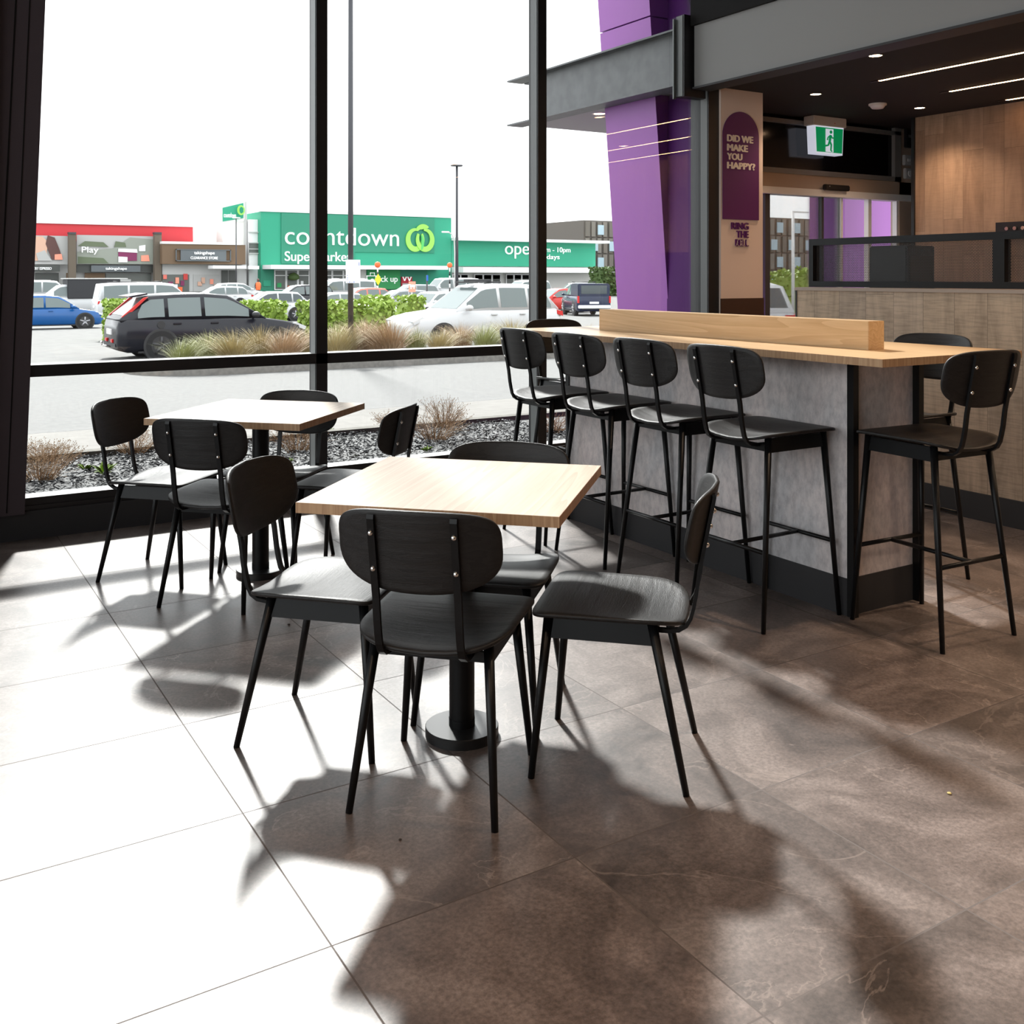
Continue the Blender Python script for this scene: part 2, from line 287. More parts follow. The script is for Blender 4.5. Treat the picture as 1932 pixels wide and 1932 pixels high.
# ------------------------------------------------------------------ mesh builder
class MB:
    def __init__(s): s.v = []; s.f = []; s.sm = []
    def add(s, vs, fs, smooth=False):
        n = len(s.v); s.v += [tuple(q) for q in vs]; s.f += [tuple(i+n for i in q) for q in fs]; s.sm += [smooth]*len(fs); return s
    def box(s, x0, y0, z0, x1, y1, z1, mtx=None):
        vs = [Vector((x, y, z)) for z in (z0, z1) for y in (y0, y1) for x in (x0, x1)]
        if mtx is not None: vs = [mtx @ q for q in vs]
        return s.add(vs, [(0, 2, 3, 1), (4, 5, 7, 6), (0, 1, 5, 4), (2, 6, 7, 3), (0, 4, 6, 2), (1, 3, 7, 5)])
    def bbox(s, x0, y0, z0, x1, y1, z1, r=.004, mtx=None):
        # chamfered box
        bm = bmesh.new(); bmesh.ops.create_cube(bm, size=1)
        for q in bm.verts: q.co = Vector(((x0+x1)/2+q.co.x*(x1-x0), (y0+y1)/2+q.co.y*(y1-y0), (z0+z1)/2+q.co.z*(z1-z0)))
        bmesh.ops.bevel(bm, geom=bm.edges[:], offset=r, segments=2, affect='EDGES')
        bm.verts.index_update()
        vs = [(mtx @ q.co) if mtx is not None else q.co.copy() for q in bm.verts]; fs = [[q.index for q in f.verts] for f in bm.faces]
        bm.free(); return s.add(vs, fs)
    def cyl(s, p, q, r0, r1=None, n=14, caps=True, smooth=True):
        p = Vector(p); q = Vector(q); r1 = r0 if r1 is None else r1
        d = (q-p).normalized(); a = d.orthogonal().normalized(); b = d.cross(a)
        vs = [p+(a*cos(2*pi*i/n)+b*sin(2*pi*i/n))*r0 for i in range(n)]+[q+(a*cos(2*pi*i/n)+b*sin(2*pi*i/n))*r1 for i in range(n)]
        s.add(vs, [(i, (i+1) % n, n+(i+1) % n, n+i) for i in range(n)], smooth)
        if caps: s.add(vs, [tuple(range(n))[::-1], tuple(range(n, 2*n))])
        return s
    def lathe(s, prof, n=32, c=(0, 0, 0), smooth=True):
        vs = []; fs = []
        for r, z in prof:
            for i in range(n): vs.append((c[0]+r*cos(2*pi*i/n), c[1]+r*sin(2*pi*i/n), c[2]+z))
        for k in range(len(prof)-1):
            for i in range(n): fs.append((k*n+i, k*n+(i+1) % n, (k+1)*n+(i+1) % n, (k+1)*n+i))
        return s.add(vs, fs, smooth)
    def sweep(s, pts, prof, up=(1, 0, 0), smooth=False):
        # prof: list of (a,b) in (up, normal) frame
        up = Vector(up); pts = [Vector(q) for q in pts]; n = len(prof); vs = []
        for i, p in enumerate(pts):
            t = (pts[min(i+1, len(pts)-1)]-pts[max(i-1, 0)]).normalized(); nn = t.cross(up).normalized()
            vs += [p+up*a+nn*b for a, b in prof]
        fs = [(k*n+i, k*n+(i+1) % n, (k+1)*n+(i+1) % n, (k+1)*n+i) for k in range(len(pts)-1) for i in range(n)]
        s.add(vs, fs, smooth); return s.add(vs, [tuple(range(n))[::-1], tuple(range((len(pts)-1)*n, len(pts)*n))])
    def prism(s, poly, y0, y1, mtx=None):
        # poly in x,z ; extruded along y
        n = len(poly); vs = [Vector((a, y0, b)) for a, b in poly]+[Vector((a, y1, b)) for a, b in poly]
        if mtx is not None: vs = [mtx @ q for q in vs]
        return s.add(vs, [tuple(range(n)), tuple(range(n, 2*n))[::-1]]+[(i, n+i, n+(i+1) % n, (i+1) % n) for i in range(n)])
    def sphere(s, c, r, n=12, sz=1, smooth=True):
        prof = [(r*sin(pi*k/8), -r*sz*cos(pi*k/8)) for k in range(9)]; prof[0] = (.0001, prof[0][1]); prof[-1] = (.0001, prof[-1][1])
        return s.lathe(prof, n, c, smooth)
    def build(s, name, m, parent=None, loc=None, recalc=True, auto=True):
        me = bpy.data.meshes.new(name); me.from_pydata([tuple(q) for q in s.v], [], s.f)
        me.polygons.foreach_set('use_smooth', s.sm)
        if recalc:
            bm = bmesh.new(); bm.from_mesh(me); bmesh.ops.remove_doubles(bm, verts=bm.verts[:], dist=1e-5); bmesh.ops.recalc_face_normals(bm, faces=bm.faces[:]); bm.to_mesh(me); bm.free()
        me.materials.append(M[m] if isinstance(m, str) else m)
        ob = bpy.data.objects.new(name, me); C.objects.link(ob)
        if parent is not None: ob.parent = parent
        if loc is not None: ob.location = loc
        return ob

def thing(name, label, cat, loc=(0, 0, 0), rotz=0, group=None):
    o = bpy.data.objects.new(name, None); C.objects.link(o); o.empty_display_size = .1
    o.location = loc; o.rotation_euler = (0, 0, rotz); o['label'] = label; o['category'] = cat
    if group: o['group'] = group
    return o
def tag(o, label, cat, group=None, kind=None):
    o['label'] = label; o['category'] = cat
    if group: o['group'] = group
    if kind: o['kind'] = kind
    return o
def struct(o): o['kind'] = 'structure'; return o
def box(name, m, x0, y0, z0, x1, y1, z1, parent=None, off=None):
    if off is not None: x0 -= off[0]; x1 -= off[0]; y0 -= off[1]; y1 -= off[1]; z0 -= off[2]; z1 -= off[2]
    return MB().box(x0, y0, z0, x1, y1, z1).build(name, m, parent)
def dup(root, loc, rotz, label, group=None):
    r = root.copy(); C.objects.link(r); r.location = loc; r.rotation_euler = (0, 0, rotz); r['label'] = label
    if group: r['group'] = group
    for ch in root.children:
        c = ch.copy(); C.objects.link(c); c.parent = r
        for g in ch.children:
            d = g.copy(); C.objects.link(d); d.parent = c
    return r
def text(name, s, m, width, height, parent=None, loc=(0, 0, 0), rotz=0, depth=.01, bold=0, align='LEFT', spacing=1.0, lines=1.0, shear=0):
    cu = bpy.data.curves.new(name, 'FONT'); cu.body = s; cu.align_x = align; cu.size = 1; cu.offset = min(bold, 0); cu.extrude = .5; cu.space_character = spacing; cu.space_line = lines; cu.shear = shear
    ob = bpy.data.objects.new('tmp', cu); C.objects.link(ob); bpy.context.view_layer.update()
    me = bpy.data.meshes.new_from_object(ob.evaluated_get(bpy.context.evaluated_depsgraph_get())); bpy.data.objects.remove(ob)
    if bold > 0:
        vs = [tuple(q.co) for q in me.vertices]; fs = [tuple(f.vertices) for f in me.polygons]; n_ = len(vs); V = []; F_ = []
        for k, (dx_, dy_) in enumerate(((-bold, 0), (0, bold*.5), (bold, 0), (0, -bold*.5))):
            V += [(a+dx_, b+dy_, c*(1+.06*k)) for a, b, c in vs]; F_ += [tuple(i+k*n_ for i in f) for f in fs]
        me = bpy.data.meshes.new(name); me.from_pydata(V, [], F_)
    xs = [q.co.x for q in me.vertices]; ys = [q.co.y for q in me.vertices]
    x0, x1, y0, y1 = min(xs), max(xs), min(ys), max(ys); ox = x0 if align == 'LEFT' else x1 if align == 'RIGHT' else (x0+x1)/2
    for q in me.vertices:
        a = (q.co.x-ox)*width/(x1-x0); b = (q.co.y-y0)*height/(y1-y0); c = q.co.z*depth
        q.co = (a, -c, b)
    me.name = name; me.materials.clear(); me.materials.append(M[m])
    r = bpy.data.objects.new(name, me); C.objects.link(r); r.location = loc; r.rotation_euler = (0, 0, rotz)
    if parent is not None: r.parent = parent
    return r

# ================================================================== ROOM SHELL
ZC = 2.786       # low ceiling over the counter side
ZH = 4.75        # high ceiling over the dining side
XB = 5.158       # bulkhead plane
YF = 5.78        # inner face of the glazed front
YD = 6.45        # entrance wall, a little further out
XW = 7.92        # timber lined wall
struct(MB().box(-3.0, -4.0, -.12, 9.6, YF+.13, 0).box(5.41, YF+.13, -.12, 9.6, YD+.1, 0).build('floor', 'floor'))
struct(MB().box(-3.1, -4.1, ZH, XB+.02, YF+.16, ZH+.15).build('ceiling', 'ceil'))
struct(MB().box(XB+.14, -4.1, ZC, 9.6, YF+.0, ZC+.10).box(XB+.24, YF, ZC, 9.6, YD+.1, ZC+.10).build('ceiling', 'ceil'))
struct(MB().box(XB-.02, -4.1, 3.225, XB+.2, YF+.02, ZH+.15).build('wall_upper', 'voidblack'))
lw = MB().box(-3.1, -4.1, 0, -3.0, YF, .2).box(-3.1, -4.1, 4.5, -3.0, YF, ZH)
for k in range(7): lw.box(-3.1, -4.1+k*1.58, .2, -3.0, -4.02+k*1.58, 4.5)
struct(lw.build('wall_left', 'black'))
struct(MB().box(-3.08, -4.0, .2, -3.02, -2.45, 4.5).build('wall_left', 'backwall'))
lg_ = MB()
for k in range(1, 6): lg_.box(-3.06, -4.02+k*1.58, .2, -3.04, -4.1+(k+1)*1.58, 4.5)
struct(lg_.build('window_2', 'glass'))
struct(MB().box(-3.1, -4.2, 0, 9.6, -4.1, ZH).build('wall_back', 'backwall'))
struct(MB().box(9.5, -4.1, 0, 9.6, YD, ZC).build('wall_right', 'voidblack'))
# bulkhead
struct(MB().box(XB, -4.0, ZC-.02, XB+.14, YF, 3.225).build('trim_1', 'bulkhead'))
struct(MB().box(XB-.02, -4.0, ZC-.035, XB+.16, YF, ZC-.02).build('trim_2', 'skirt'))

# ---- glazed front
gf = (2.193, 3.765, 5.30)
fr = MB()
fr.box(-.9, YF, 0, 5.41, YF+.02, .146)
struct(fr.build('baseboard_front', 'skirt'))
w1 = MB()
w1.box(-.5, YF+.012, .146, 5.33, YF+.13, .212)                 # bottom rail
w1.box(-.5, YF+.006, .158, 5.33, YF+.02, .172)
w1.box(.45, YF, .835, 5.33, YF+.13, .895)                      # transom
w1.box(.45, YF, 4.55, 5.33, YF+.13, ZH)
for x in gf: w1.box(x, YF, .146, x+.07, YF+.115, ZH)
w1 = struct(w1.build('window_1', 'black'))
mg = MB()
for x in gf: mg.box(x-.003, YF+.012, .212, x-.0005, YF+.085, .835).box(x-.003, YF+.012, .895, x-.0005, YF+.085, 4.55)
mg.build('mullion_lit_side', 'frame_lit_grey', w1)  # thin pale strips paint the light on the mullion sides
tr = MB()
for a, b in ((.6, 2.193), (2.263, 3.765), (3.835, 5.30)):
    tr.box(a, YF+.004, .212, b, YF+.105, .2135).box(a, YF+.004, .895, b, YF+.105, .8965)
tr.build('sill_highlight', 'white', w1)  # white strips paint the highlight on the sill and transom tops
gl = MB()
def pane(poly, y):
    gl.prism(poly, y, y+.020)
yg = YF+.095
def lean(z): return .62+(z-.21)*.037
for z0, z1 in ((.20, .84), (.89, 4.56)):
    pane([(lean(z0)-.03, z0), (2.20, z0), (2.20, z1), (lean(z1)-.03, z1)], yg)
    pane([(2.25, z0), (3.77, z0), (3.77, z1), (2.25, z1)], yg)
    pane([(3.83, z0), (5.31, z0), (5.31, z1), (3.83, z1)], yg)
gl.build('glass', 'glass', w1)
# leaning column on the left
lc = MB()
lc.prism([(-.75, .135), (lean(.135), .135), (lean(ZH), ZH), (-.75, ZH)], YF-.012, YF+.30)
lc = struct(lc.build('wall_front', 'column_dark'))
l2 = MB()
for off_, wd in ((-.062, .006), (-.118, .008)):
    l2.prism([(lean(.15)+off_*1.3-wd, .15), (lean(.15)+off_*1.3, .15), (lean(ZH)+off_, ZH), (lean(ZH)+off_-wd, ZH)], YF-.0135, YF-.0118)
l2.build('joint_line', 'voidblack', lc)
l3 = MB().prism([(-.7, .15), (.42, .15), (.52, ZH), (-.7, ZH)], YF-.05, YF-.011); l3.build('cladding_panel', 'column_dark', lc)
struct(MB().box(-3.1, YF, 0, -.7, YF+.2, ZH).build('wall_front', 'column_dark'))
bs = MB().sphere((.553, YF+.0, .168), .006).sphere((.487, YF-.01, .17), .004); bs.build('screw_head', 'chrome', w1)

# corner bracket where the beam passes the front
bk = MB().box(5.085, YF+.03, 2.70, 5.30, YF+.12, 3.31)
bk = struct(bk.build('trim_3', 'black'))
MB().box(5.081, YF+.045, 2.705, 5.0845, YF+.115, 3.305).box(5.06, YF+.12, 2.69, 5.085, YF+.132, 3.29).build('bracket_lit_side', 'frame_lit_grey', bk)  # pale strips paint the lit side of the black bracket
# corner post
cp = struct(MB().box(5.37, YF+.0, 0, 5.415, YF+.2, ZC).box(5.30, YF+.115, 0, 5.415, YF+.2, ZH).build('trim_4', 'black'))

# poster column
struct(MB().box(5.385, YF+.2, -.1, 5.404, 6.36, 3.0).box(5.385, YF+.2, 3.0, 5.8, 6.36, 7).build('wall_front', 'purple_shaded'))  # purple cladding face in shade, darkened by its colour
pc = struct(MB().box(5.405, YF-.02, 0, 5.845, YD, ZC).build('wall_front', 'poster_cream'))
struct(MB().box(5.400, YF-.028, 0, 5.850, YF-.02, 1.187).build('trim_5', 'brownwall'))
pw = thing('wall_poster', 'tall arched purple wall poster asking DID WE MAKE YOU HAPPY? on the cream column', 'poster', (5.63, YF-.022, 1.80))
_pa = at(1364, 413, y=YF-.028); _pb = at(1432, 211, y=YF-.028); x0, x1, zb, zt = _pa.x, _pb.x, _pa.z, at(1398, 211, y=YF-.028).z
arc = [(x0-5.63, zb-1.8), (x1-5.63, zb-1.8)]; r = (x1-x0)/2
arc += [((x0+x1)/2-5.63+r*cos(a), zt-r-1.8+r*sin(a)) for a in [pi*k/24 for k in range(25)]]
MB().prism(arc, -.006, 0).build('arch_panel', 'poster_purple', pw)
for s, u1_, vb_ in (('DID WE', 1421, 266.5), ('MAKE', 1411, 284), ('YOU', 1400.5, 301), ('HAPPY?', 1424.5, 318)):
    q = at(1371.5, vb_, y=YF-.028); q1 = at(u1_, vb_, y=YF-.028); text('lettering', s, 'letter_cream', q1.x-q.x, at(1371, vb_-13.2, y=YF-.028).z-at(1371, vb_, y=YF-.028).z, pw, (q.x-5.63, -.007, q.z-1.8), 0, .004, .06)
rb = thing('wall_lettering', 'dark purple raised letters RING THE BELL with thin cream taco script over them', 'lettering', (5.74, YF-.02, 1.70))
_sg = at(1400, 458, y=YF-.036)
for s, u0_, vb_ in (('RING', 1379.5, 433.5), ('THE', 1389.5, 449), ('BELL', 1387, 465)):
    q = at(1412, vb_, y=YF-.024); q0 = at(u0_, vb_, y=YF-.024); text('word', s, 'letter_purple', q.x-q0.x, .053, rb, (q.x-5.74, -.004, q.z-1.70), 0, .010, .03, 'RIGHT')
def tubepath(name, pts, rad, m, parent, n=6):
    b = MB()
    for p, q in zip(pts, pts[1:]): b.cyl(p, q, rad, rad, n, False)
    return b.build(name, m, parent, recalc=False)
scr = []
_sx, _sz = _sg.x-5.74+.085, _sg.z-1.70+.178
def cur(cx, cz, rx, rz, a0, a1, k=14): return [(cx+rx*cos(radians(a0+(a1-a0)*i/k)), -.016, cz+rz*sin(radians(a0+(a1-a0)*i/k))) for i in range(k+1)]
for path in ([(-.178, -.016, -.14), (-.168, -.016, -.125), (-.155, -.016, -.11), (-.165, -.016, -.19), (-.158, -.016, -.208), (-.145, -.016, -.2), (-.13, -.016, -.17)],
             [(-.182, -.016, -.150), (-.135, -.016, -.142)],
             cur(-.115, -.178, .019, .026, 40, 400)+[(-.096, -.016, -.195), (-.083, -.016, -.2)],
             cur(-.063, -.178, .019, .026, 50, 310),
             cur(-.015, -.175, .023, .03, 100, 460)+[(.01, -.016, -.147)]):
    tubepath('script_stroke', [(q[0]+_sx, q[1], q[2]+_sz) for q in path], .0011, 'letter_cream', rb)

# ---- entrance wall with the sliding door
def rc(u0, v0, u1, v1, y):
    a = at(u0, v0, y=y); b = at(u0, v1, y=y); c = at(u1, v0, y=y)
    return a.x, b.z, c.x, a.z
xa, xz = 5.845, 8.75
zd = at(1450, 365, y=YD).z; zh2 = at(1450, 352, y=YD).z; zt1 = at(1450, 325, y=YD).z; zt0 = at(1450, 221, y=YD).z
xr = at(1697, 400, y=YD).x
ew = MB().box(xa, YD, zh2, xz, YD+.1, zt1).box(xr, YD, 0, 9.5, YD+.1, ZC)
ew = struct(ew.build('wall_entrance', 'header'))
struct(MB().box(xa, YD+.02, zt1, xr, YD+.10, ZC).build('window_3', 'darkglass'))
struct(MB().box(xa, YD-.03, zd, 8.85, YD+.1, zh2).build('trim_6', 'white'))
struct(MB().box(xa, YD-.02, zt1, xr, YD+.02, zt1+.045).box(xa, YD-.02, ZC-.07, xr, YD+.02, ZC-.035).box(xr-.09, YD-.02, zt1, xr, YD+.02, ZC).build('trim_7', 'bulkhead'))
dr = MB()
for u0, u1, m_ in ((1447, 1456, 0), (1553.5, 1557.5, 0)):
    a, b = at(u0, 400, y=YD).x, at(u1, 400, y=YD).x; dr.box(a, YD+.02, 0, b, YD+.06, zd)
d1 = struct(dr.build('door_1', 'polegrey'))
dw = MB()
for u0, u1 in ((1589, 1592), (1640, 1646), (1693.5, 1697)):
    a, b = at(u0, 400, y=YD).x, at(u1, 400, y=YD).x; dw.box(a, YD+.01, 0, b, YD+.06, zd)
dw.build('white_stile', 'white', d1)
MB().box(at(1456, 400, y=YD).x, YD+.03, .02, at(1589, 400, y=YD).x, YD+.042, zd).build('glass', 'glass', d1)
t = thing('door_sensor', 'black motion sensor bar above the sliding entrance door', 'sensor', at(1575, 354, y=YD-.03))
a = at(1551, 354, y=YD-.03).x-t.location.x; b = at(1597, 354, y=YD-.03).x-t.location.x
MB().bbox(a, -.045, -.03, b, .0, .022, .008).build('housing', 'black', t); MB().box(a+.045, -.047, .0, a+.055, -.045, .008).build('lens', 'greyl', t)
# small boxes on the grey wall strip
for (u, v, w_, h_, mt, lb) in ((1711, 258, .10, .22, 'black', 'black control box with a red light high beside the timber wall'), (1709, 303, .12, .10, 'wallplate', 'pale grey switch plate under the black control box'), (1711, 328, .12, .10, 'wallplate', 'round faced grey switch plate, lowest one beside the timber wall')):
    p = at(u, v, y=YD-.002); t = thing('wall_switch' if mt != 'black' else 'control_box', lb, 'switch' if mt != 'black' else 'box', p)
    MB().bbox(-w_/2, -.035, -h_/2, w_/2, 0, h_/2, .006).build('casing', mt, t)
    (MB().cyl((0, -.035, 0), (0, -.043, 0), .03, .028, 20) if 'round' in lb else MB().box(-.02, -.04, -.012, .02, -.035, .012)).build('dial' if 'round' in lb else 'button', 'white' if mt != 'black' else 'signgrey', t)

# timber wall
tw = struct(MB().box(XW, -4, 0, XW+.12, 5.93, ZC).build('wall_timber', 'planks_warm'))
struct(MB().box(XW-.02, 5.93, 0, XW+.13, 5.96, ZC).build('trim_8', 'black'))

# half wall with cap and perforated screen
XH = 5.19
yh1 = at(1504, 541, x=XH).y
hw = struct(MB().box(XH, -1.0, .0, XH+.12, yh1, 1.262).build('wall_half', 'planks_grey'))
struct(MB().box(XH-.012, -1.0, 0, XH, yh1, .150).build('baseboard_half', 'skirt'))
MB().box(XH-.015, -1.0, 1.262, XH+.135, yh1+.01, 1.283).build('cap', 'cap', hw)
MB().box(XH-.005, yh1, 0, XH+.125, yh1+.012, 1.262).build('end_trim', 'black', hw)
ys1 = at(1522, 500, x=XH).y; zs0, zs1 = 1.286, 1.600
sc = thing('privacy_screen', 'black steel framed screen with perforated mesh standing on the timber half wall', 'screen', (XH+.05, ys1, 1.283))
def rel(b, y0, z0, y1, z1, x0=-.03, x1=.03): return b.box(x0, y0-ys1, z0-1.283, x1, y1-ys1, z1-1.283)
yd = at(1872, 450, x=XH).y; yd2 = at(1887, 450, x=XH).y
f = MB(); rel(f, -.9, zs0, ys1, zs0+.038); rel(f, -.9, zs1-.042, ys1, zs1); rel(f, ys1-.035, zs0+.038, ys1, zs1-.042)
f.build('frame', 'steel', sc)
f = MB(); rel(f, yd2-.012, zs0+.038, yd+.012, zs1-.042); f.build('divider', 'steel', sc)
f = MB(); rel(f, yd+.014, zs0+.038, ys1-.035, zs1-.042, .004, .006); f.build('mesh_panel', 'perf', sc)
f = MB(); rel(f, -.9, zs0+.038, yd2-.012, zs1-.042, .004, .006); f.build('mesh_panel', 'perf', sc)
# things behind the half wall
p0 = at(1672, 480, y=4.75); p1 = at(1755, 480, y=4.62)
t = thing('service_kiosk', 'tall black kiosk cabinet seen through the perforated screen', 'cabinet', ((p0.x+p1.x)/2, 4.7, 0))
hw_ = (p1.x-p0.x)/2
MB().bbox(-hw_, -.12, 0, hw_, .2, 1.57, .01).build('cabinet_body', 'black', t); MB().box(-hw_+.03, -.124, .9, hw_-.03, -.12, 1.5).build('front_panel', 'darkglass', t)
p = at(1906, 429, x=XW-.03)
t = thing('hook_rail', 'short black rail with chrome knobs on the timber wall', 'rail', (XW, p.y, p.z))
MB().box(-.03, -.55, -.045, 0, .13, .045).build('backing', 'black', t)
for k in range(5): MB().cyl((-.03, .02-.07*k, -.01), (-.055, .02-.07*k, -.01), .012, .015, 10).build('knob', 'chrome', t)

# ================================================================== CEILING LIGHTS
for k, (x, lb) in enumerate(((6.19, 'leftmost long warm LED strip recessed in the dark ceiling'), (7.01, 'middle warm LED strip recessed in the dark ceiling'), (7.74, 'rightmost warm LED strip, nearest the timber wall, mostly out of frame'))):
    t = thing('led_strip', lb, 'ceiling light', (x, 4.97, ZC), 0, 'recessed LED strips in the low ceiling')
    MB().box(-.011, -6.5, -.006, .011, -.03, .002).build('diffuser', 'led', t)
    MB().box(-.017, -6.52, -.004, -.011, .03, .002).box(.011, -6.52, -.004, .017, .03, .002).box(-.017, -.03, -.004, .017, .05, .002).build('housing', 'skirt', t)
dls = [(5.55, 2.3, 'unseen recessed downlight added to brighten the timber half wall, out of frame'), (5.55, .4, 'unseen recessed downlight added to brighten the near half wall, out of frame'), (6.9, 2.9, 'unseen recessed downlight added to brighten the service side, out of frame'),  # unseen lamps added to warm and brighten the half wall side
 (5.466, 4.392, 'round recessed downlight nearest the grey bulkhead'), (6.223, 5.567, 'round recessed downlight above the cream poster column'), (7.48, 5.559, 'round recessed downlight beside the timber wall')]
for x, y, lb in dls:
    t = thing('downlight', lb, 'ceiling light', (x, y, ZC), 0, 'recessed downlights in the low ceiling')
    MB().lathe([(.0005, -.0035), (.040, -.0035), (.042, .002)], 28).build('lens', 'lampface', t)
    MB().lathe([(.042, .001), (.042, -.006), (.052, -.005), (.054, .001)], 28).build('trim_ring', 'skirt', t)
    l = bpy.data.lights.new('downlight_lamp', 'SPOT'); l.energy = 18 if y > 4 else 45; l.spot_size = radians(125); l.spot_blend = .7; l.color = (1, .72, .5); l.shadow_soft_size = .04
    lo = bpy.data.objects.new('downlight_lamp', l); C.objects.link(lo); lo.parent = t; lo.location = (0, 0, -.02)
# lamps of the dining side, in the high ceiling behind the camera
for x, y in ((3.9, 1.2), (3.9, -1.2), (1.2, -1.2), (-1.2, .6)):
    t = thing('ceiling_spotlight', 'round warm spotlight in the high dark ceiling over the dining tables', 'ceiling light', (x, y, ZH), 0, 'spotlights in the high ceiling')
    MB().lathe([(.0005, -.03), (.055, -.03), (.06, .0)], 20).build('lens', 'lampface', t)
    l = bpy.data.lights.new('spot_lamp', 'SPOT'); l.energy = 110; l.spot_size = radians(100); l.spot_blend = .8; l.color = (1, .72, .5); l.shadow_soft_size = .06
    lo = bpy.data.objects.new('spot_lamp', l); C.objects.link(lo); lo.parent = t; lo.location = (0, 0, -.05)
t = thing('smoke_detector', 'white dome smoke detector on the dark ceiling between the downlights', 'smoke detector', (7.02, 5.62, ZC))
MB().lathe([(.0005, -.042), (.045, -.040), (.056, -.028), (.060, -.018)], 28).build('dome', 'white', t); MB().lathe([(.060, -.018), (.072, -.014), (.072, 0)], 28).build('base_ring', 'offwhite', t)

# exit sign
YE = 6.36
e0 = at(1557, 224, y=YE)
ex = thing('exit_sign', 'green and white running man exit sign box hanging under the dark ceiling', 'sign', (e0.x, YE, ZC))
wdt = .165
MB().bbox(-.215, -.06, -.085, .215, .06, 0, .006).build('mount', 'offwhite', ex)
MB().prism([(-.19, -.085), (.19, -.085), (.175, -.335), (-.175, -.335)], -.045, .045).build('light_box', 'exitwhite', ex)
MB().prism([(-.175, -.098), (.178, -.098), (.165, -.318), (-.162, -.318)], -.049, -.0455).build('green_face', 'exitgreen', ex)
MB().box(-.052, -.052, -.315, .048, -.0495, -.108).build('door_symbol', 'exitwhite', ex)
rm = MB()
def limb(b, p, q, r_): b.cyl((p[0], -.054, p[1]), (q[0], -.054, q[1]), r_, r_, 8); return b
rm.cyl((.012, -.058, -.135), (.012, -.05, -.135), .015, .015, 14)
for p, q, r_ in (((.006, -.165), (-.006, -.215), .013), ((.006, -.165), (-.026, -.185), .006), ((-.026, -.185), (-.036, -.21), .006), ((.010, -.165), (.034, -.19), .006), ((.034, -.19), (.056, -.18), .006), ((-.006, -.215), (.016, -.25), .009), ((.016, -.25), (.010, -.3), .008), ((-.006, -.215), (-.022, -.255), .009), ((-.022, -.255), (-.058, -.262), .008), ((.010, -.3), (.026, -.308), .006)):
    limb(rm, p, q, r_)
rm.build('running_figure', 'exitgreen', ex); MB().sphere((.055, -.062, -.055), .004).build('indicator', 'taill', ex)

# ================================================================== CAFE TABLES
def cafe_table(name, cx, cy, lb):
    t = thing(name, lb, 'table', (cx, cy, 0), radians(45), 'square cafe tables')
    h = .3605
    MB().box(-h, -h, .717, h, h, .745).build('tabletop', 'oak', t)
    e = .0008
    MB().box(-h-e, -h-e, .7165, h+e, -h, .7446).box(-h-e, h, .7165, h+e, h+e, .7446).box(-h-e, -h, .7165, -h, h, .7446).box(h, -h, .7165, h+e, h, .7446).build('edge_band', 'oakE', t)
    MB().box(-.17, -.17, .709, .17, .17, .7165).build('mounting_plate', 'steel', t)
    MB().lathe([(.0375, .709), (.0375, .052)], 32).lathe([(.0385, .052), (.0385, .0296)], 32).build('pedestal', 'steel', t)
    MB().lathe([(.0005, .0295), (.1065, .0295)], 56, smooth=False).lathe([(.1065, .0295), (.108, .028)], 56, smooth=False).lathe([(.108, .028), (.108, .0)], 56, smooth=True).build('base_disc', 'base', t, recalc=False)
    return t
TA = (1.457, 2.649); TB = (1.462, 4.557)
cafe_table('cafe_table', *TA, 'square pale wood cafe table in the foreground on a round black pedestal')
cafe_table('cafe_table', *TB, 'square pale wood cafe table further back, beside the window')

# ================================================================== CHAIRS
def outline(a, bt, bb, nt_, nb, N_=56):
    pts = []
    for i in range(N_):
        th = 2*pi*i/N_; c_, s_ = cos(th), sin(th); n = nt_ if s_ >= 0 else nb; b = bt if s_ >= 0 else bb
        pts.append((a*math.copysign(abs(c_)**(2/n), c_), b*math.copysign(abs(s_)**(2/n), s_)))
    return pts
def shell(ol, fn, th, rings=9, bev=.003):
    # ol outline in 2D, fn(a,b)->(point, normal)
    n = len(ol); vs = []; fs = []
    sc_ = [1-(1-k/rings)**1.0 for k in range(rings+1)]
    def layer(sgn):
        base = len(vs)
        p, nn = fn(0, 0); vs.append(p+nn*sgn*th/2)
        for k in range(1, rings+1):
            s = k/rings
            if k == rings: s = 1-bev/.2
            for a, b in ol:
                p, nn = fn(a*s, b*s); vs.append(p+nn*sgn*th/2)
        for i in range(n): fs.append((base, base+1+i, base+1+(i+1) % n) if sgn > 0 else (base, base+1+(i+1) % n, base+1+i))
        for k in range(rings-1):
            for i in range(n):
                q = (base+1+k*n+i, base+1+(k+1)*n+i, base+1+(k+1)*n+(i+1) % n, base+1+k*n+(i+1) % n)
                fs.append(q if sgn > 0 else q[::-1])
        return base+1+(rings-1)*n
    a0 = layer(1); b0 = layer(-1); m0 = len(vs)
    for sg in (.55, -.55):
        for a, b in ol: p, nn = fn(a, b); vs.append(p+nn*sg*th/2)
    for i in range(n):
        j = (i+1) % n
        fs.append((a0+i, m0+i, m0+j, a0+j)); fs.append((m0+i, m0+n+i, m0+n+j, m0+j)); fs.append((m0+n+i, b0+i, b0+j, m0+n+j))
    m = MB(); m.add(vs, fs, True); return m
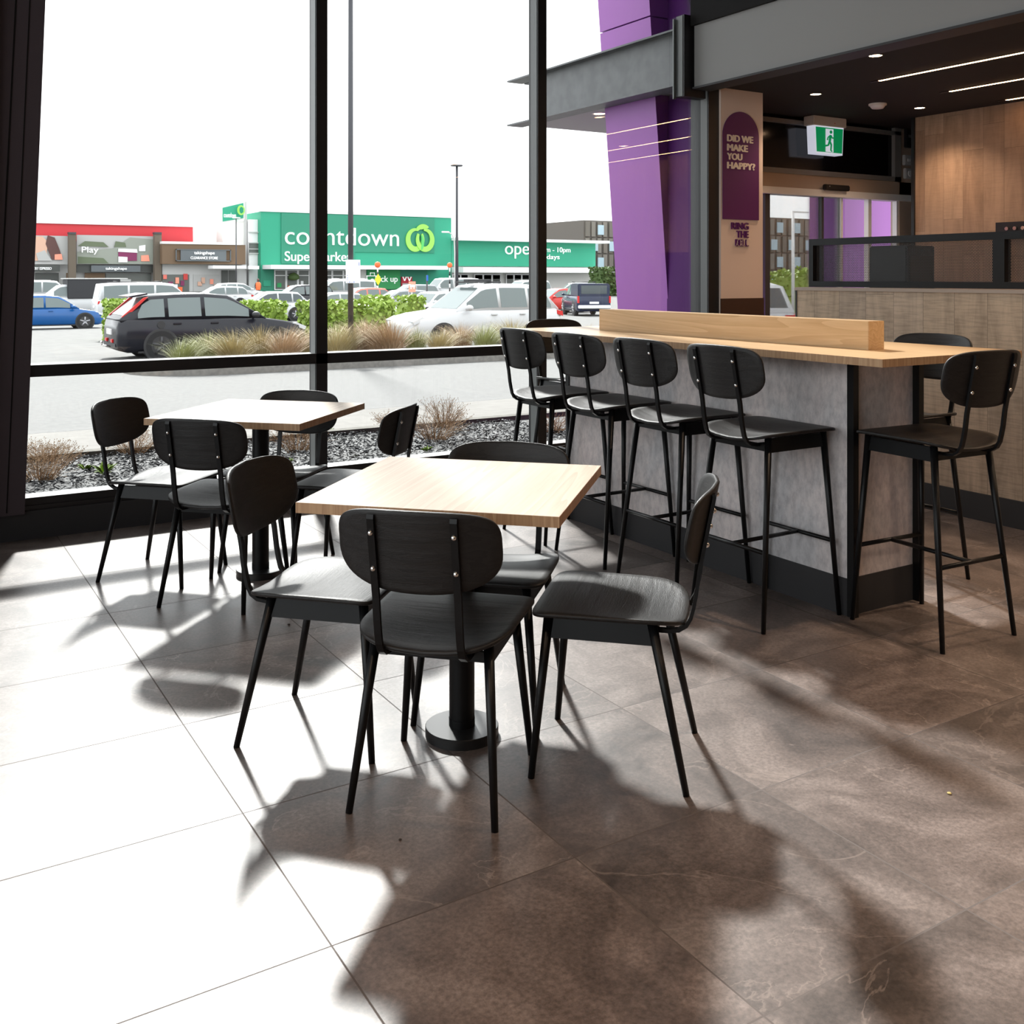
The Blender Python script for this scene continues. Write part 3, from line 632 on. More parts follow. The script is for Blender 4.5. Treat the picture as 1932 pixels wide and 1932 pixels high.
def chair_parts(t, dz, foot, top, rail):
    # local: +y is forward, +x is the sitter's right
    def seat(a, b):
        y = b+.005; r_ = max(0, min(1, (.12-y)/.29)); r_ = r_*r_*(3-2*r_)
        dish = (1-min(1, (a/.205)**2))
        z = .4475+dz-.032*dish*r_+.004*(1-r_)*0-(max(0, y-.13)/.09)**2*.008
        return Vector((a*(1+.03*(b/.2)), y, z)), Vector((0, 0, 1))
    shell(outline(.206, .205, .207, 9, 4.0), seat, .012, 10).build('seat', 'ash', t)
    def back(a, b):
        zz = .686+b+dz; y = -.262-(zz-dz-.686)*.20+.05*(a/.21)**2*1.0
        dy = .1*a/.21**2; nn = Vector((dy, -1, -.2)).normalized()*-1
        return Vector((a, y, zz)), nn
    ol = outline(.211, .102, .110, 5.4, 2.55)
    shell([(a, b-.010*(a/.208)**2*(1 if b > 0 else 0)) for a, b in ol], back, .011, 9).build('backrest', 'ash', t)
    pr = [(-.009, -.005), (.009, -.005), (.009, .005), (-.009, .005)]
    for sx in (-1, 1):
        x = sx*.106
        yo = .05*(.106/.21)**2
        pts = []
        for z_ in (.773, .764, .62, .56): pts.append((x, -.262-(z_-.686)*.20+yo-.0125-(0 if z_ < .77 else -.004), z_+dz))
        pts += [(x, -.229, .50+dz), (x, -.222, .465+dz), (x, -.215, .438+dz), (x, -.203, .416+dz), (x, -.183, .403+dz), (x, -.155, .399+dz), (x, -.06, .399+dz)]
        MB().sweep(pts, pr).build('back_strut', 'steel', t)
        for z_ in (.728, .636):
            y = -.262-(z_-.686)*.20+yo-.019
            b = MB(); b.sphere((x, y+.001, z_+dz), .0072, 12); b.build('bolt', 'chrome', t)
    # legs
    ft, rt_ = foot, top
    for sx in (-1, 1):
        for (fy, ty) in ((foot[1], top[1]), (-foot[2], -top[2])):
            MB().cyl((sx*foot[0], fy, 0), (sx*top[0], ty, .430+dz), .0090, .0140, 16).build('leg', 'steel', t)
    # apron
    zt_, zb_ = .425+dz, .372+dz
    a = MB()
    for sx in (-1, 1): a.add([(sx*(top[0]+.002), -top[2], zt_), (sx*(top[0]+.002), top[1], zt_), (sx*(top[0]+.010), top[1]+.004, zb_), (sx*(top[0]+.010), -top[2]-.006, zb_), (sx*(top[0]-.012), -top[2], zt_), (sx*(top[0]-.012), top[1], zt_), (sx*(top[0]-.006), top[1]+.004, zb_), (sx*(top[0]-.006), -top[2]-.006, zb_)], [(0, 1, 2, 3), (4, 7, 6, 5), (0, 4, 5, 1), (3, 2, 6, 7), (0, 3, 7, 4), (1, 5, 6, 2)])
    a.box(-top[0], top[1]-.006, zb_, top[0], top[1]+.008, zt_).box(-top[0], -top[2]-.008, zb_+.004, top[0], -top[2]+.006, .402+dz)
    a.build('seat_frame', 'steel', t)
    if rail:
        def lp(fy, ty, z_): k = z_/(.418+dz); return foot[0]+(top[0]-foot[0])*k, fy+(ty-fy)*k
        xr_, yr_ = lp(-foot[2], -top[2], rail); xf_, yf_ = lp(foot[1], top[1], rail)
        MB().cyl((-xr_, yr_, rail), (xr_, yr_, rail), .0085).build('foot_rail', 'steel', t)
        MB().cyl((-xf_, yf_, rail), (xf_, yf_, rail), .0085).build('foot_rail', 'steel', t)
        MB().cyl((0, yr_, rail), (0, yf_, rail), .0085).build('stretcher', 'steel', t)
ch = thing('dining_chair', '', 'chair', (0, 0, 0), 0, 'black plywood dining chairs')
chair_parts(ch, 0, (.190, .206, .208), (.150, .165, .115), 0)
rot = lambda hd: radians(hd-90)
chairs = [
 ((1.282, 2.4225), 45, 'black dining chair nearest the camera, its bolted back towards us'),
 ((1.769, 2.309), 135, 'black dining chair right of the foreground table, empty seat catching the light'),
 ((1.1465, 2.904), -45, 'black dining chair left of the foreground table, facing right'),
 ((1.641, 2.790), 225, 'black dining chair on the far side of the foreground table, facing us'),
 ((1.0905, 4.802), -45, 'leftmost black dining chair at the back table, beside the window'),
 ((1.2405, 4.326), 45, 'black dining chair at the back table with its bolted back towards us'),
 ((1.775, 4.255), 135, 'black dining chair right of the back table, seen from its side'),
 ((1.587, 4.686), 225, 'black dining chair on the far side of the back table, against the window')]
for i, ((x, y), hd, lb) in enumerate(chairs):
    if i == 0: ch.location = (x, y, 0); ch.rotation_euler = (0, 0, rot(hd)); ch['label'] = lb
    else: dup(ch, (x, y, 0), rot(hd), lb)

# ================================================================== BAR
BX0, BX1, BY0, BY1 = 3.27, 3.70, 2.765, 4.70
bar = thing('bar_island', 'concrete-look bar base with black corner posts and black plinth under the long wooden top', 'bar', ((BX0+BX1)/2, (BY0+BY1)/2, 0))
bo = ((BX0+BX1)/2, (BY0+BY1)/2, 0)
box('panel_body', 'laminate', BX0+.004, BY0, .149, BX1-.004, BY1, 1.022, bar, bo)
box('plinth', 'skirt', BX0, BY0-.004, 0, BX1, BY1+.004, .149, bar, bo)
for x in (BX0-.002, BX1-.028):
    for y in (BY0-.034, BY1+.002):
        box('corner_post', 'steel', x, y, 0, x+.030, y+.032, 1.022, bar, bo)
CXa, CXb, CYa, CYb = 3.096, 3.955, 2.457, 5.04
ct = thing('bar_counter', 'long pale wooden bar counter top with rows of stools along it', 'counter top', ((CXa+CXb)/2, (CYa+CYb)/2, 1.022))
co = ((CXa+CXb)/2, (CYa+CYb)/2, 1.022)
box('top_board', 'oakB', CXa, CYa, 1.022, CXb, CYb, 1.052, ct, co)
MB().box(CXa-.0008-co[0], CYa-co[1], .0002, CXa-co[0], CYb-co[1], .0298).box(CXa-co[0], CYa-.0008-co[1], .0002, CXb-co[0], CYa-co[1], .0298).build('edge_band', 'oakE', ct)
rs = tag(MB().bbox(-.049, -.925, 0, .049, .925, .118, .0015).build('riser_block', 'oakB', None, (3.490, 3.725, 1.052)), 'long pale wooden box riser lying along the middle of the bar top', 'riser')

st = thing('bar_stool', '', 'stool', (0, 0, 0), 0, 'black plywood bar stools')
chair_parts(st, .300, (.200, .212, .208), (.150, .175, .130), .295)
stools = [
 ((3.046, 2.994), 0, 'bar stool in the left row nearest the camera'),
 ((3.046, 3.493), 0, 'second bar stool of the left row, counted from the camera'),
 ((3.046, 3.992), 0, 'third bar stool of the left row, counted from the camera'),
 ((3.046, 4.490), 0, 'last bar stool of the left row, nearest the window'),
 ((3.447, 2.507), 87, 'bar stool at the near end of the bar, rightmost in the picture'),
 ((3.925, 3.020), 180, 'bar stool on the far side of the bar, its back showing above the counter'),
 ((3.56, 5.055), 270, 'bar stool at the window end of the bar, only its top edge above the counter')]
for i, ((x, y), hd, lb) in enumerate(stools):
    if i == 0: st.location = (x, y, 0); st.rotation_euler = (0, 0, rot(hd)); st['label'] = lb
    else: dup(st, (x, y, 0), rot(hd), lb)
# crumbs on the floor
for u, v, r_, m_, lb in ((1791, 1498, .006, 'crumbl', 'tiny yellow crumb on the floor at the right'), (755, 1585, .004, 'crumb', 'tiny dark speck on the floor below the front chair'), (545, 1179, .006, 'crumb', 'tiny dark shred on the floor under the left chair')):
    p = at(u, v, z=0); tag(MB().sphere((0, 0, r_*.4), r_, 7, .4).build('floor_crumb', m_, None, p), lb, 'crumb')

# ================================================================== OUTSIDE: ground
def strip(name, m, ya, yb, xa=-90, xb=170, dz=0, step=4, **k):
    ys = [ya]+[q for q, _ in GZ if ya < q < yb]+[yb]
    vs = []; fs = []
    for y in ys: vs += [(xa, y, gz(y)+dz), (xb, y, gz(y)+dz)]
    for i in range(len(ys)-1): fs.append((2*i, 2*i+1, 2*i+3, 2*i+2))
    b = MB(); b.add(vs, fs)
    # thickness
    b.box(xa, ya, gz(ya)+dz-.5, xb, ya+.001, gz(ya)+dz-.0005)
    return struct(b.build(name, m))
YB = 8.72       # edge of the planted bed
strip('ground_bed', 'mulch', YF+.13, YB, -6, 12)
YK = 19.25
strip('ground_footpath', 'concrete', YB+.12, 11.6, -60, 60, .0)
strip('ground_road', 'asphalt', 11.6, YK+4.4, -90, 90, .002)
strip('ground_carpark', 'carpark', YK+4.4, 320, -260, 400, .004)
kb = tag(MB().box(-30, YB, gz(YB)-.2, 40, YB+.12, gz(YB)+.045).build('bed_kerb', 'kerbdark'), 'mossy concrete edging between the mulch bed and the footpath', 'kerb')
# island with grass
pL = at(272, 707, z=gz(YK)+.1)
xi0 = pL.x; xi1 = at(1180, 670, z=gz(YK)).x+6
isl = []
for k in range(13):
    a = pi/2+pi*k/12; isl.append((xi0+1.5+1.5*cos(a), YK+1.5+1.5*sin(a)))
isl += [(xi1, YK), (xi1, YK+3.0)]
isl2 = [((x-xi0-1.5)*.91+xi0+1.5 if x < xi1 else x, YK+1.5+(y-YK-1.5)*.9) for x, y in isl]
def flatprism(poly, z0, z1, nm, m):
    n = len(poly); b = MB(); b.add([(x, y, z0) for x, y in poly]+[(x, y, z1) for x, y in poly], [tuple(range(n)), tuple(range(n, 2*n))]+[(i, (i+1) % n, n+(i+1) % n, n+i) for i in range(n)]); return b.build(nm, m)

g0 = gz(YK)
ki = tag(flatprism(isl, g0-.3, g0+.13, 'island_kerb', 'kerb'), 'long rounded concrete kerb of the car park island full of grasses', 'kerb')
s_ = flatprism(isl2, g0+.10, g0+.135, 'island_soil', 'soil'); struct(s_)

# ---- mulch chips (uncountable)
rg = random.Random(3)
def chips(n, seed, x0, x1, y0, y1, m, nm, lb):
    r = random.Random(seed); b = MB()
    for i in range(n):
        y = y0+(y1-y0)*r.random()**1.0; x = x0+(x1-x0)*r.random()
        l = r.uniform(.02, .055); w_ = r.uniform(.008, .018); a = r.random()*pi; ti = r.uniform(-.5, .5); h = gz(y)+r.uniform(.004, .03)
        mt = Matrix.Translation((x, y, h)) @ Matrix.Rotation(a, 4, 'Z') @ Matrix.Rotation(ti, 4, 'Y') @ Matrix.Rotation(r.uniform(-.7, .7), 4, 'X')
        vs = [mt @ Vector(q) for q in ((-l/2, -w_/2, 0), (l/2, -w_/3, 0), (l/2, w_/2, 0), (-l/2, w_/2, 0), (0, 0, .006))]
        b.add(vs, [(0, 1, 4), (1, 2, 4), (2, 3, 4), (3, 0, 4), (0, 3, 2, 1)])
    return tag(b.build(nm, m, recalc=False), lb, 'mulch', kind='stuff')
chips(9000, 1, -.2, 5.3, 6.0, 8.7, 'bark', 'bark_mulch', 'dark bark chips covering the planted bed outside the glass')
chips(1500, 2, -.2, 5.3, 6.0, 8.7, 'barkl', 'bark_mulch', 'paler grey bark chips scattered over the planted bed')

# ---- dry shrubs and weeds in the bed
def dry_shrub(seed, rad, hgt):
    r = random.Random(seed); b = MB()
    for i in range(95):
        a = r.random()*2*pi; sp = r.random()**.6*rad; p = Vector((cos(a)*sp*.3, sin(a)*sp*.3, 0)); d = Vector((cos(a)*sp, sin(a)*sp, hgt*r.uniform(.35, 1)))
        q = p+(d-p)*.5+Vector((r.uniform(-.02, .02), r.uniform(-.02, .02), .02)); 
        b.cyl(p, q, .0022, .0015, 3, False, False); b.cyl(q, d, .0015, .0008, 3, False, False)
        for j in range(3):
            e = d+Vector((r.uniform(-.05, .05), r.uniform(-.05, .05), r.uniform(-.03, .05))); b.cyl(q+(d-q)*r.random(), e, .0012, .0006, 3, False, False)
            b.add([e, e+Vector((.008, .003, .004)), e+Vector((.002, .009, .008))], [(0, 1, 2)])
    return b
shr = [(75, 905, .30, .22, 'dry brown shrub at the left corner of the mulch bed'), (255, 850, .26, .2, 'dry brown shrub behind the leftmost chair'), (560, 850, .26, .20, 'dry brown shrub beside the middle window post'), (820, 830, .34, .24, 'widest dry brown shrub, right of the second table'), (838, 800, .22, .25, 'tall thin dry shrub near the path edge'), (90, 865, .18, .14, 'small dry shrub behind the left corner shrub'), (1045, 815, .22, .14, 'dry shrub seen between the bar stool legs'), (735, 800, .15, .12, 'little dry shrub near the edging, above the back table corner')]
for i, (u, v, r_, h_, lb) in enumerate(shr):
    p = at(u, v, z=-.06)
    o_ = dry_shrub(20+i, r_, h_).build('dry_shrub', 'twig', None, (p.x, p.y, gz(p.y)), recalc=False); tag(o_, lb, 'shrub', 'dry shrubs in the mulch bed')
def weed(seed, rad):
    r = random.Random(seed); b = MB()
    for i in range(22):
        a = r.random()*2*pi; l = rad*r.uniform(.4, 1); t_ = Vector((cos(a)*l, sin(a)*l, rad*r.uniform(.2, .8))); s = Vector((-sin(a), cos(a), 0))*l*.22; m_ = t_*.6+Vector((0, 0, .01))
        b.add([(0, 0, 0), m_+s, t_, m_-s], [(0, 1, 2, 3)])
    return b
for i, (u, v, r_, lb) in enumerate(((195, 893, .11, 'bright green weed behind the leftmost chair legs'), (162, 885, .07, 'thin bright green weed left of the larger weed'), (622, 808, .05, 'small green weed by the edging beside the middle post'), (548, 873, .05, 'small green weed just behind the back table'), (805, 852, .06, 'green weed below the widest dry shrub'), (672, 862, .03, 'tiny green sprout in the mulch behind the side-on chair'))):
    p = at(u, v, z=-.06); tag(weed(50+i, r_).build('weed', 'weed', None, (p.x, p.y, gz(p.y)), recalc=False), lb, 'weed', 'green weeds in the mulch bed')

# ---- grasses in the island
def tussock(seed, rad, hgt, n=420):
    r = random.Random(seed); b = MB(); lean_ = r.uniform(-.25, .35)
    for i in range(n):
        a = r.random()*2*pi; sp = r.random()**.5; bx, by = cos(a)*sp*rad*.35, sin(a)*sp*rad*.35
        H = hgt*r.uniform(.55, 1.05); out = rad*sp*r.uniform(.5, 1.3); dx = cos(a)*out+lean_*H*.7; dy = sin(a)*out
        wv = .006*r.uniform(.7, 1.3); sd = Vector((-sin(a+r.uniform(-.8, .8)), cos(a), 0))*wv
        pts = [Vector((bx+dx*t_*t_, by+dy*t_*t_, H*(t_-.22*t_*t_*(1+sp*.8)))) for t_ in (0, .35, .7, 1)]
        vs = []
        for k, p in enumerate(pts): s = sd*(1-k/3.3); vs += [p-s, p+s]
        b.add(vs, [(0, 1, 3, 2), (2, 3, 5, 4), (4, 5, 7, 6)])
    return b
gm = []
for i in range(6):
    me = tussock(70+i, .72, 1.35, 700); gm.append(me)
tus = []
kinds = ['blade2', 'blade1', 'blade3']
desc = {'blade1': 'straw coloured', 'blade2': 'olive green', 'blade3': 'reddish brown'}
us = [(345, 0, .62, 'blade2'), (395, 1, .66, 'blade2'), (440, 0, .75, 'blade1'), (490, 1, .75, 'blade1'), (540, 0, .78, 'blade3'), (590, 1, .75, 'blade1'), (640, 0, .85, 'blade1'), (690, 1, .9, 'blade3'), (735, 0, .95, 'blade3'), (785, 1, .62, 'blade2'), (830, 0, .66, 'blade1'), (870, 1, .72, 'blade3'), (915, 0, .75, 'blade2'), (965, 1, .8, 'blade1'), (1010, 0, .7, 'blade2'), (1060, 1, .68, 'blade1'), (1110, 0, .62, 'blade3')]
first = {}
for i, (u, row, sc_, kd) in enumerate(us):
    y = YK+.75+row*1.1; p = at(u, 640, y=y)
    key = (i % 6, kd)
    if key not in first:
        o_ = gm[i % 6].build('grass_tussock', kd, None, recalc=False); first[key] = o_
    else: o_ = first[key].copy(); C.objects.link(o_)
    o_.location = (p.x, y, g0+.10); o_.scale = (sc_*1.25, sc_*1.05, sc_); o_.rotation_euler = (0, 0, 0 if i % 2 else .4)
    if i == 0: q = 'leftmost, at the rounded end of the island'
    elif i == len(us)-1: q = 'rightmost, behind the bar end'
    else: q = ('in the front row, ' if row == 0 else 'in the back row, ')+['', 'behind the two left windows', 'behind the dark car', 'under the dark car door', 'under the dark car bonnet', 'left of the window post', 'right of the window post', 'by the lamp post', 'right of the lamp post', 'in front of the white car headlight', 'under the white car wheel', 'under the white car door', 'below the white car mirror', 'left of the second window post', 'right of the second window post', 'below the white car boot', ''][i]
    tag(o_, '%s grass tussock %s' % (desc[kd], q), 'grass', 'grass tussocks on the car park island')

# ---- hedges
def leafy(name, lb, x0, x1, y, dpt, z1, m, n, seed, ls=.09, group=None, cat='hedge'):
    r = random.Random(seed); b = MB(); g = gz(y); cx = (x0+x1)/2; W = (x1-x0)/2; Hh = z1-g
    b.box(-W*.88, -dpt*.42, 0, W*.88, dpt*.42, Hh*.86)
    for i in range(n):
        a, c_, d = r.uniform(-1, 1), r.uniform(-1, 1), r.random()
        k = r.choice((0, 1, 2)) 
        if k == 0: p = Vector((a*W, -dpt/2*(.85+.2*r.random()), d*Hh))
        elif k == 1: p = Vector((a*W, c_*dpt/2, Hh*(.88+.17*r.random())))
        else: p = Vector((math.copysign(W*(.9+.12*r.random()), a), c_*dpt/2, d*Hh))
        u_ = Vector((r.uniform(-1, 1), r.uniform(-1, 1), r.uniform(-.4, 1))).normalized()*ls*r.uniform(.6, 1.2); v_ = u_.cross(Vector((r.uniform(-1, 1), r.uniform(-1, 1), r.uniform(-1, 1)))).normalized()*ls*.5
        b.add([p-u_*.5, p+v_, p+u_*.7, p-v_], [(0, 1, 2, 3)])
    o_ = b.build(name, m, None, (cx, y, g), recalc=False); tag(o_, lb, cat, group); return o_
def hg(u0, u1, vt, D, lb, seed, n=900, m='leaf', dp=1.0, ls=.13):
    a = at(u0, vt, D=D); b_ = at(u1, vt, D=D); y = (a.y+b_.y)/2
    a = at(u0, vt, y=y); b_ = at(u1, vt, y=y); leafy('hedge', lb, a.x, b_.x, y, dp, (a.z+b_.z)/2, m, n, seed, ls)
hg(199, 262, 569, 31, 'bright green clipped hedge behind the dark hatchback boot', 1)
hg(462, 532, 571, 31, 'bright green clipped hedge behind the dark hatchback bonnet', 2)
hg(572, 733, 571, 27.5, 'longest bright green hedge, behind the lamp post', 3, 1800)
hg(688, 728, 561, 34, 'small round green bush beyond the longest hedge', 4, 500)
hg(757, 792, 561, 36, 'small green bush under the orange trolley sign', 5, 500)

# ================================================================== CARS
def car(name, lb, paint, L, W, H, loc, heading, kind='hatch', glassm='carglass', cat='car', rimm='rim', roofbar=False, detail=True, group=None, tail=True):
    # local: +x forward, z up from the ground
    t = thing(name, lb, cat, loc, radians(heading), group)
    wr = .33 if kind != 'pickup' else .39
    gc = .19 if kind not in ('suv', 'pickup', 'van') else .24
    if kind == 'hatch': belt, cowl, wtop, rtop, rend = .62*H, .235*L, .06*L, -.34*L, -.485*L
    elif kind == 'suv': belt, cowl, wtop, rtop, rend = .60*H, .20*L, .035*L, -.36*L, -.475*L
    elif kind == 'van': belt, cowl, wtop, rtop, rend = .56*H, .36*L, .22*L, -.46*L, -.49*L
    elif kind == 'wagon': belt, cowl, wtop, rtop, rend = .60*H, .22*L, .05*L, -.42*L, -.485*L
    else: belt, cowl, wtop, rtop, rend = .60*H, .24*L, .11*L, -.10*L, -.16*L
    hood = belt*.98 if kind != 'hatch' else belt*.97
    hw = W/2
    # body lower (loft along x): sections of (x, halfwidth, zbot, zshoulder)
    secs = [(-.5*L, .78, gc+.12, belt*.80), (-.49*L, .90, gc+.05, belt*.95), (-.45*L, .98, gc, belt*1.0), (-.3*L, 1, gc-.01, belt*1.01), (0, 1, gc-.01, belt), (cowl, 1, gc-.01, belt*.985), (.36*L, .98, gc-.01, hood*.92), (.44*L, .93, gc, hood*.84), (.485*L, .80, gc+.04, hood*.72), (.5*L, .62, gc+.12, hood*.55)]
    if kind == 'pickup': secs[0:4] = [(-.5*L, .93, gc+.1, belt*1.0), (-.495*L, .97, gc+.05, belt*1.02), (-.45*L, 1, gc, belt*1.02), (-.3*L, 1, gc, belt*1.02)]
    if kind == 'van': secs[0:3] = [(-.5*L, .90, gc+.1, belt*.97), (-.495*L, .96, gc+.03, belt), (-.45*L, 1, gc, belt)]
    b = MB(); vs = []
    for x, k, zb, zs in secs:
        w_ = hw*k; zm = zb+(zs-zb)*.55
        vs += [(x, -w_*.90, zb), (x, -w_*.99, zb+.10), (x, -w_, zm), (x, -w_*.975, zs-.05), (x, -w_*.90, zs), (x, w_*.90, zs), (x, w_*.975, zs-.05), (x, w_, zm), (x, w_*.99, zb+.10), (x, w_*.90, zb)]
    n = 10; fs = []
    for k in range(len(secs)-1):
        for i in range(n): fs.append((k*n+i, k*n+(i+1) % n, (k+1)*n+(i+1) % n, (k+1)*n+i))
    fs += [tuple(range(n)), tuple(range((len(secs)-1)*n, len(secs)*n))]
    b.add(vs, fs, True); 
    # greenhouse
    tw_ = .74 if kind != 'van' else .86
    zr = H
    if kind in ('hatch', 'suv', 'wagon', 'van'):
        g = [(cowl+.02*L, belt*.97, .93, belt*.975), (wtop, belt*.98, .93, zr*.965), (wtop-.12*L, belt, .95, zr), (rtop+.14*L, belt, .95, zr*.995), (rtop, belt, .94, zr*.965), (rend, belt*.98, .88, belt*1.0)]
    else:
        g = [(cowl+.02*L, belt*.97, .93, belt*.975), (wtop, belt*.98, .93, zr*.97), (wtop-.08*L, belt, .95, zr), (rtop, belt, .95, zr*.985), (rend, belt, .93, belt*1.0)]
    vs = []
    for x, zb, kw, zt_ in g:
        f_ = max(0, min(1, (zt_-belt)/(zr-belt))); wt = hw*(kw-(kw-tw_)*f_)
        vs += [(x, -hw*kw, zb-.03), (x, -wt, zt_-.035*f_), (x, -wt*.86, zt_), (x, wt*.86, zt_), (x, wt, zt_-.035*f_), (x, hw*kw, zb-.03)]
    n = 6; fs = []
    for k in range(len(g)-1):
        for i in range(n): fs.append((k*n+i, k*n+(i+1) % n, (k+1)*n+(i+1) % n, (k+1)*n+i))
    fs += [tuple(range(n)), tuple(range((len(g)-1)*n, len(g)*n))]
    b.add(vs, fs, True)
    bd = b.build('body', paint, t)
    # windows laid on the greenhouse sides
    def side(x, f, s):
        for (xa_, za, ka, ta), (xb_, zb, kb_, tb) in zip(g, g[1:]):
            if xb_ <= x <= xa_:
                q = (x-xb_)/(xa_-xb_) if xa_ != xb_ else 0
                kw = kb_+(ka-kb_)*q; zt_ = tb+(ta-tb)*q; f_ = max(0, min(1, (zt_-belt)/(zr-belt))); wt = hw*(kw-(kw-tw_)*f_); z0 = belt-.01; z1 = zt_-.035*f_
                return Vector((x, s*((hw*kw)+(wt-hw*kw)*f+.006), z0+(z1-z0)*f))
        return Vector((x, s*hw, belt))
    xs_ = {'hatch': [(-.40, -.27), (-.25, -.085), (-.065, .165)], 'suv': [(-.42, -.27), (-.25, -.075), (-.055, .15)], 'wagon': [(-.44, -.27), (-.25, -.07), (-.05, .155)], 'van': [(-.44, -.22), (-.20, .03), (.05, .29)], 'pickup': [(-.09, .01), (.025, .17)]}[kind]
    for s in (-1, 1):
        wb = MB()
        for a, c_ in xs_:
            m_ = 6; top = []; bot = []
            for i in range(m_+1):
                x = (a+(c_-a)*i/m_)*L; p1 = side(x, .88, s); p0_ = side(x, .10, s)
                if p1.z < p0_.z+.02: p1 = p0_+Vector((0, 0, .02))
                bot.append(p0_); top.append(p1)
            if a < -.35 and kind in ('hatch', 'suv'):
                top[0] = bot[0]+(top[0]-bot[0])*.45
            vv = bot+top; wb.add(vv, [(i, i+1, m_+1+i+1, m_+1+i) for i in range(m_)])
        wb.build('side_window', glassm, t, recalc=False)
    # windscreen / rear window
    def screen(i0, i1, nm, k0, k1):
        (xa_, za, ka, ta), (xb_, zb, kb_, tb) = g[i0], g[i1]
        fa = max(0, min(1, (ta-belt)/(zr-belt))); fb = max(0, min(1, (tb-belt)/(zr-belt)))
        wa = hw*(ka-(ka-tw_)*fa)*.86; wb_ = hw*(kb_-(kb_-tw_)*fb)*.86
        sg = 1 if xa_ > 0 and i0 == 0 else -1
        def pt(q, s): x = xa_+(xb_-xa_)*q; z = ta+(tb-ta)*q; w_ = wa+(wb_-wa)*q; return (x+sg*.006, s*w_, z+.006)
        MB().add([pt(k0, -1), pt(k0, 1), pt(k1, 1), pt(k1, -1)], [(0, 1, 2, 3)]).build(nm, glassm, t, recalc=False)
    screen(0, 1, 'windscreen', .08, .92); screen(len(g)-2, len(g)-1, 'rear_window', .12, .85)
    # wheels
    for fx in (.305, -.29):
        for s in (-1, 1):
            x = fx*L; y = s*(hw-.10)
            arch = MB().cyl((x, s*(hw-.22), wr), (x, s*(hw+.004), wr), wr*1.16, None, 28, True, True); arch.build('wheel_arch', 'plastic', t)
            wl = MB().cyl((x, y-s*.10, wr), (x, y+s*.108, wr), wr, None, 28).build('wheel', 'tyre', t)
            rmb = MB(); rmb.cyl((x, y+s*.10, wr), (x, y+s*.110, wr), wr*.66, None, 24)
            rmb.build('rim', 'rimdark', wl)
            spk = MB()
            for k in range(5):
                a = 2*pi*k/5+.3; c2 = Vector((x, y+s*.113, wr)); e = c2+Vector((cos(a)*wr*.62, 0, sin(a)*wr*.62)); spk.cyl(c2, e, .045, .03, 6)
            spk.build('spokes', rimm, wl)
    # lamps, trims
    for s in (-1, 1):
        if tail: MB().prism([(-.500*L, belt*.80), (-.455*L, belt*.86), (-.455*L, belt*.96), (-.496*L, belt*.93)], s*(hw*.62), s*(hw*.955)).build('tail_light', 'taill', t)
        MB().prism([(.478*L, hood*.66), (.385*L, hood*.83), (.43*L, hood*.86), (.484*L, hood*.75)], s*(hw*.56), s*(hw*.90)).build('headlight', 'headl', t)
        mm_ = MB(); mm_.sphere((cowl-.045*L, s*(hw+.10), belt+.06), .10, 10, .75); mm_.box(cowl-.05*L, min(s*hw*.9, s*(hw+.08)), belt+.01, cowl-.04*L, max(s*hw*.9, s*(hw+.08)), belt+.05); mm_.build('mirror', paint if paint != 'car_char' else 'plastic', t)
    if detail:
        hb = MB()
        for s in (-1, 1):
            for x in ((-.21*L, -.02*L) if kind != 'pickup' else (-.04*L, .08*L)): hb.bbox(x-.09, s*(hw-.01)-.02, belt*.86, x+.09, s*(hw-.01)+.03, belt*.86+.035, .008)
        hb.build('door_handle', paint, t)
        tb_ = MB(); tb_.box(-.503*L, -hw*.72, gc+.12, -.49*L, hw*.72, gc+.2); tb_.box(-.40*L, -hw*.985, gc-.012, .38*L, hw*.985, gc+.03); tb_.build('lower_trim', 'plastic', t)
        MB().box(-.507*L, -.26, belt*.62, -.5*L, .26, belt*.62+.12).build('number_plate', 'plate', t)
    if roofbar:
        q = MB()
        for s in (-1, 1): q.cyl((rtop+.1*L, s*hw*.62, zr+.03), (wtop-.05*L, s*hw*.62, zr+.03), .018)
        for x in (rtop+.16*L, wtop-.12*L): q.cyl((x, -hw*.7, zr+.06), (x, hw*.7, zr+.06), .018)
        q.build('roof_rack', 'plastic' if roofbar == 1 else 'white', t)
    return t
def gp(u, D):
    p = at(u, 600, D=D); return (p.x, p.y, gz(p.y)+.004)
# dark hatchback behind the grass, seen from its right rear quarter
yF = 24.4; pF = at(222, 650, y=yF-.9)
cF = car('hatchback_car', 'dark charcoal hatchback with tow ball parked behind the grass at the left', 'car_char', 4.40, 1.84, 1.50, (pF.x+2.2, yF, gz(yF)+.004), 0, 'hatch', rimm='rimdark', tail=False)
for s in (-1, 1): MB().prism([(-2.10, .98), (-1.62, 1.40), (-1.53, 1.42), (-2.0, .97)], s*.70, s*.775).build('red_pillar_lamp', 'car_red', cF)
MB().prism([(-1.86, 1.40), (-1.50, 1.47), (-1.52, 1.50), (-1.92, 1.43)], -.58, .58).build('spoiler', 'car_char', cF)
MB().bbox(-2.235, -.42, .40, -2.19, -.24, .48, .01).bbox(-2.235, .24, .40, -2.19, .42, .48, .01).build('fog_light', 'taill', cF)
MB().cyl((-2.18, 0, .30), (-2.36, 0, .33), .022).sphere((-2.38, 0, .40), .03).cyl((-2.37, 0, .33), (-2.38, 0, .40), .015).build('tow_bar', 'chrome', cF)
MB().cyl((-1.28, -.925, .80), (-1.28, -.90, .80), .085, None, 20).build('fuel_cap', 'plastic', cF)
yS = 23.7; pS = at(762, 600, y=yS-.6)
cS = car('suv_car', 'large white SUV parked nose to the left behind the grass, across the middle window post', 'car_white', 4.55, 1.84, 1.69, (pS.x+2.35, yS, gz(yS)+.004), 180, 'suv', glassm='carglass')
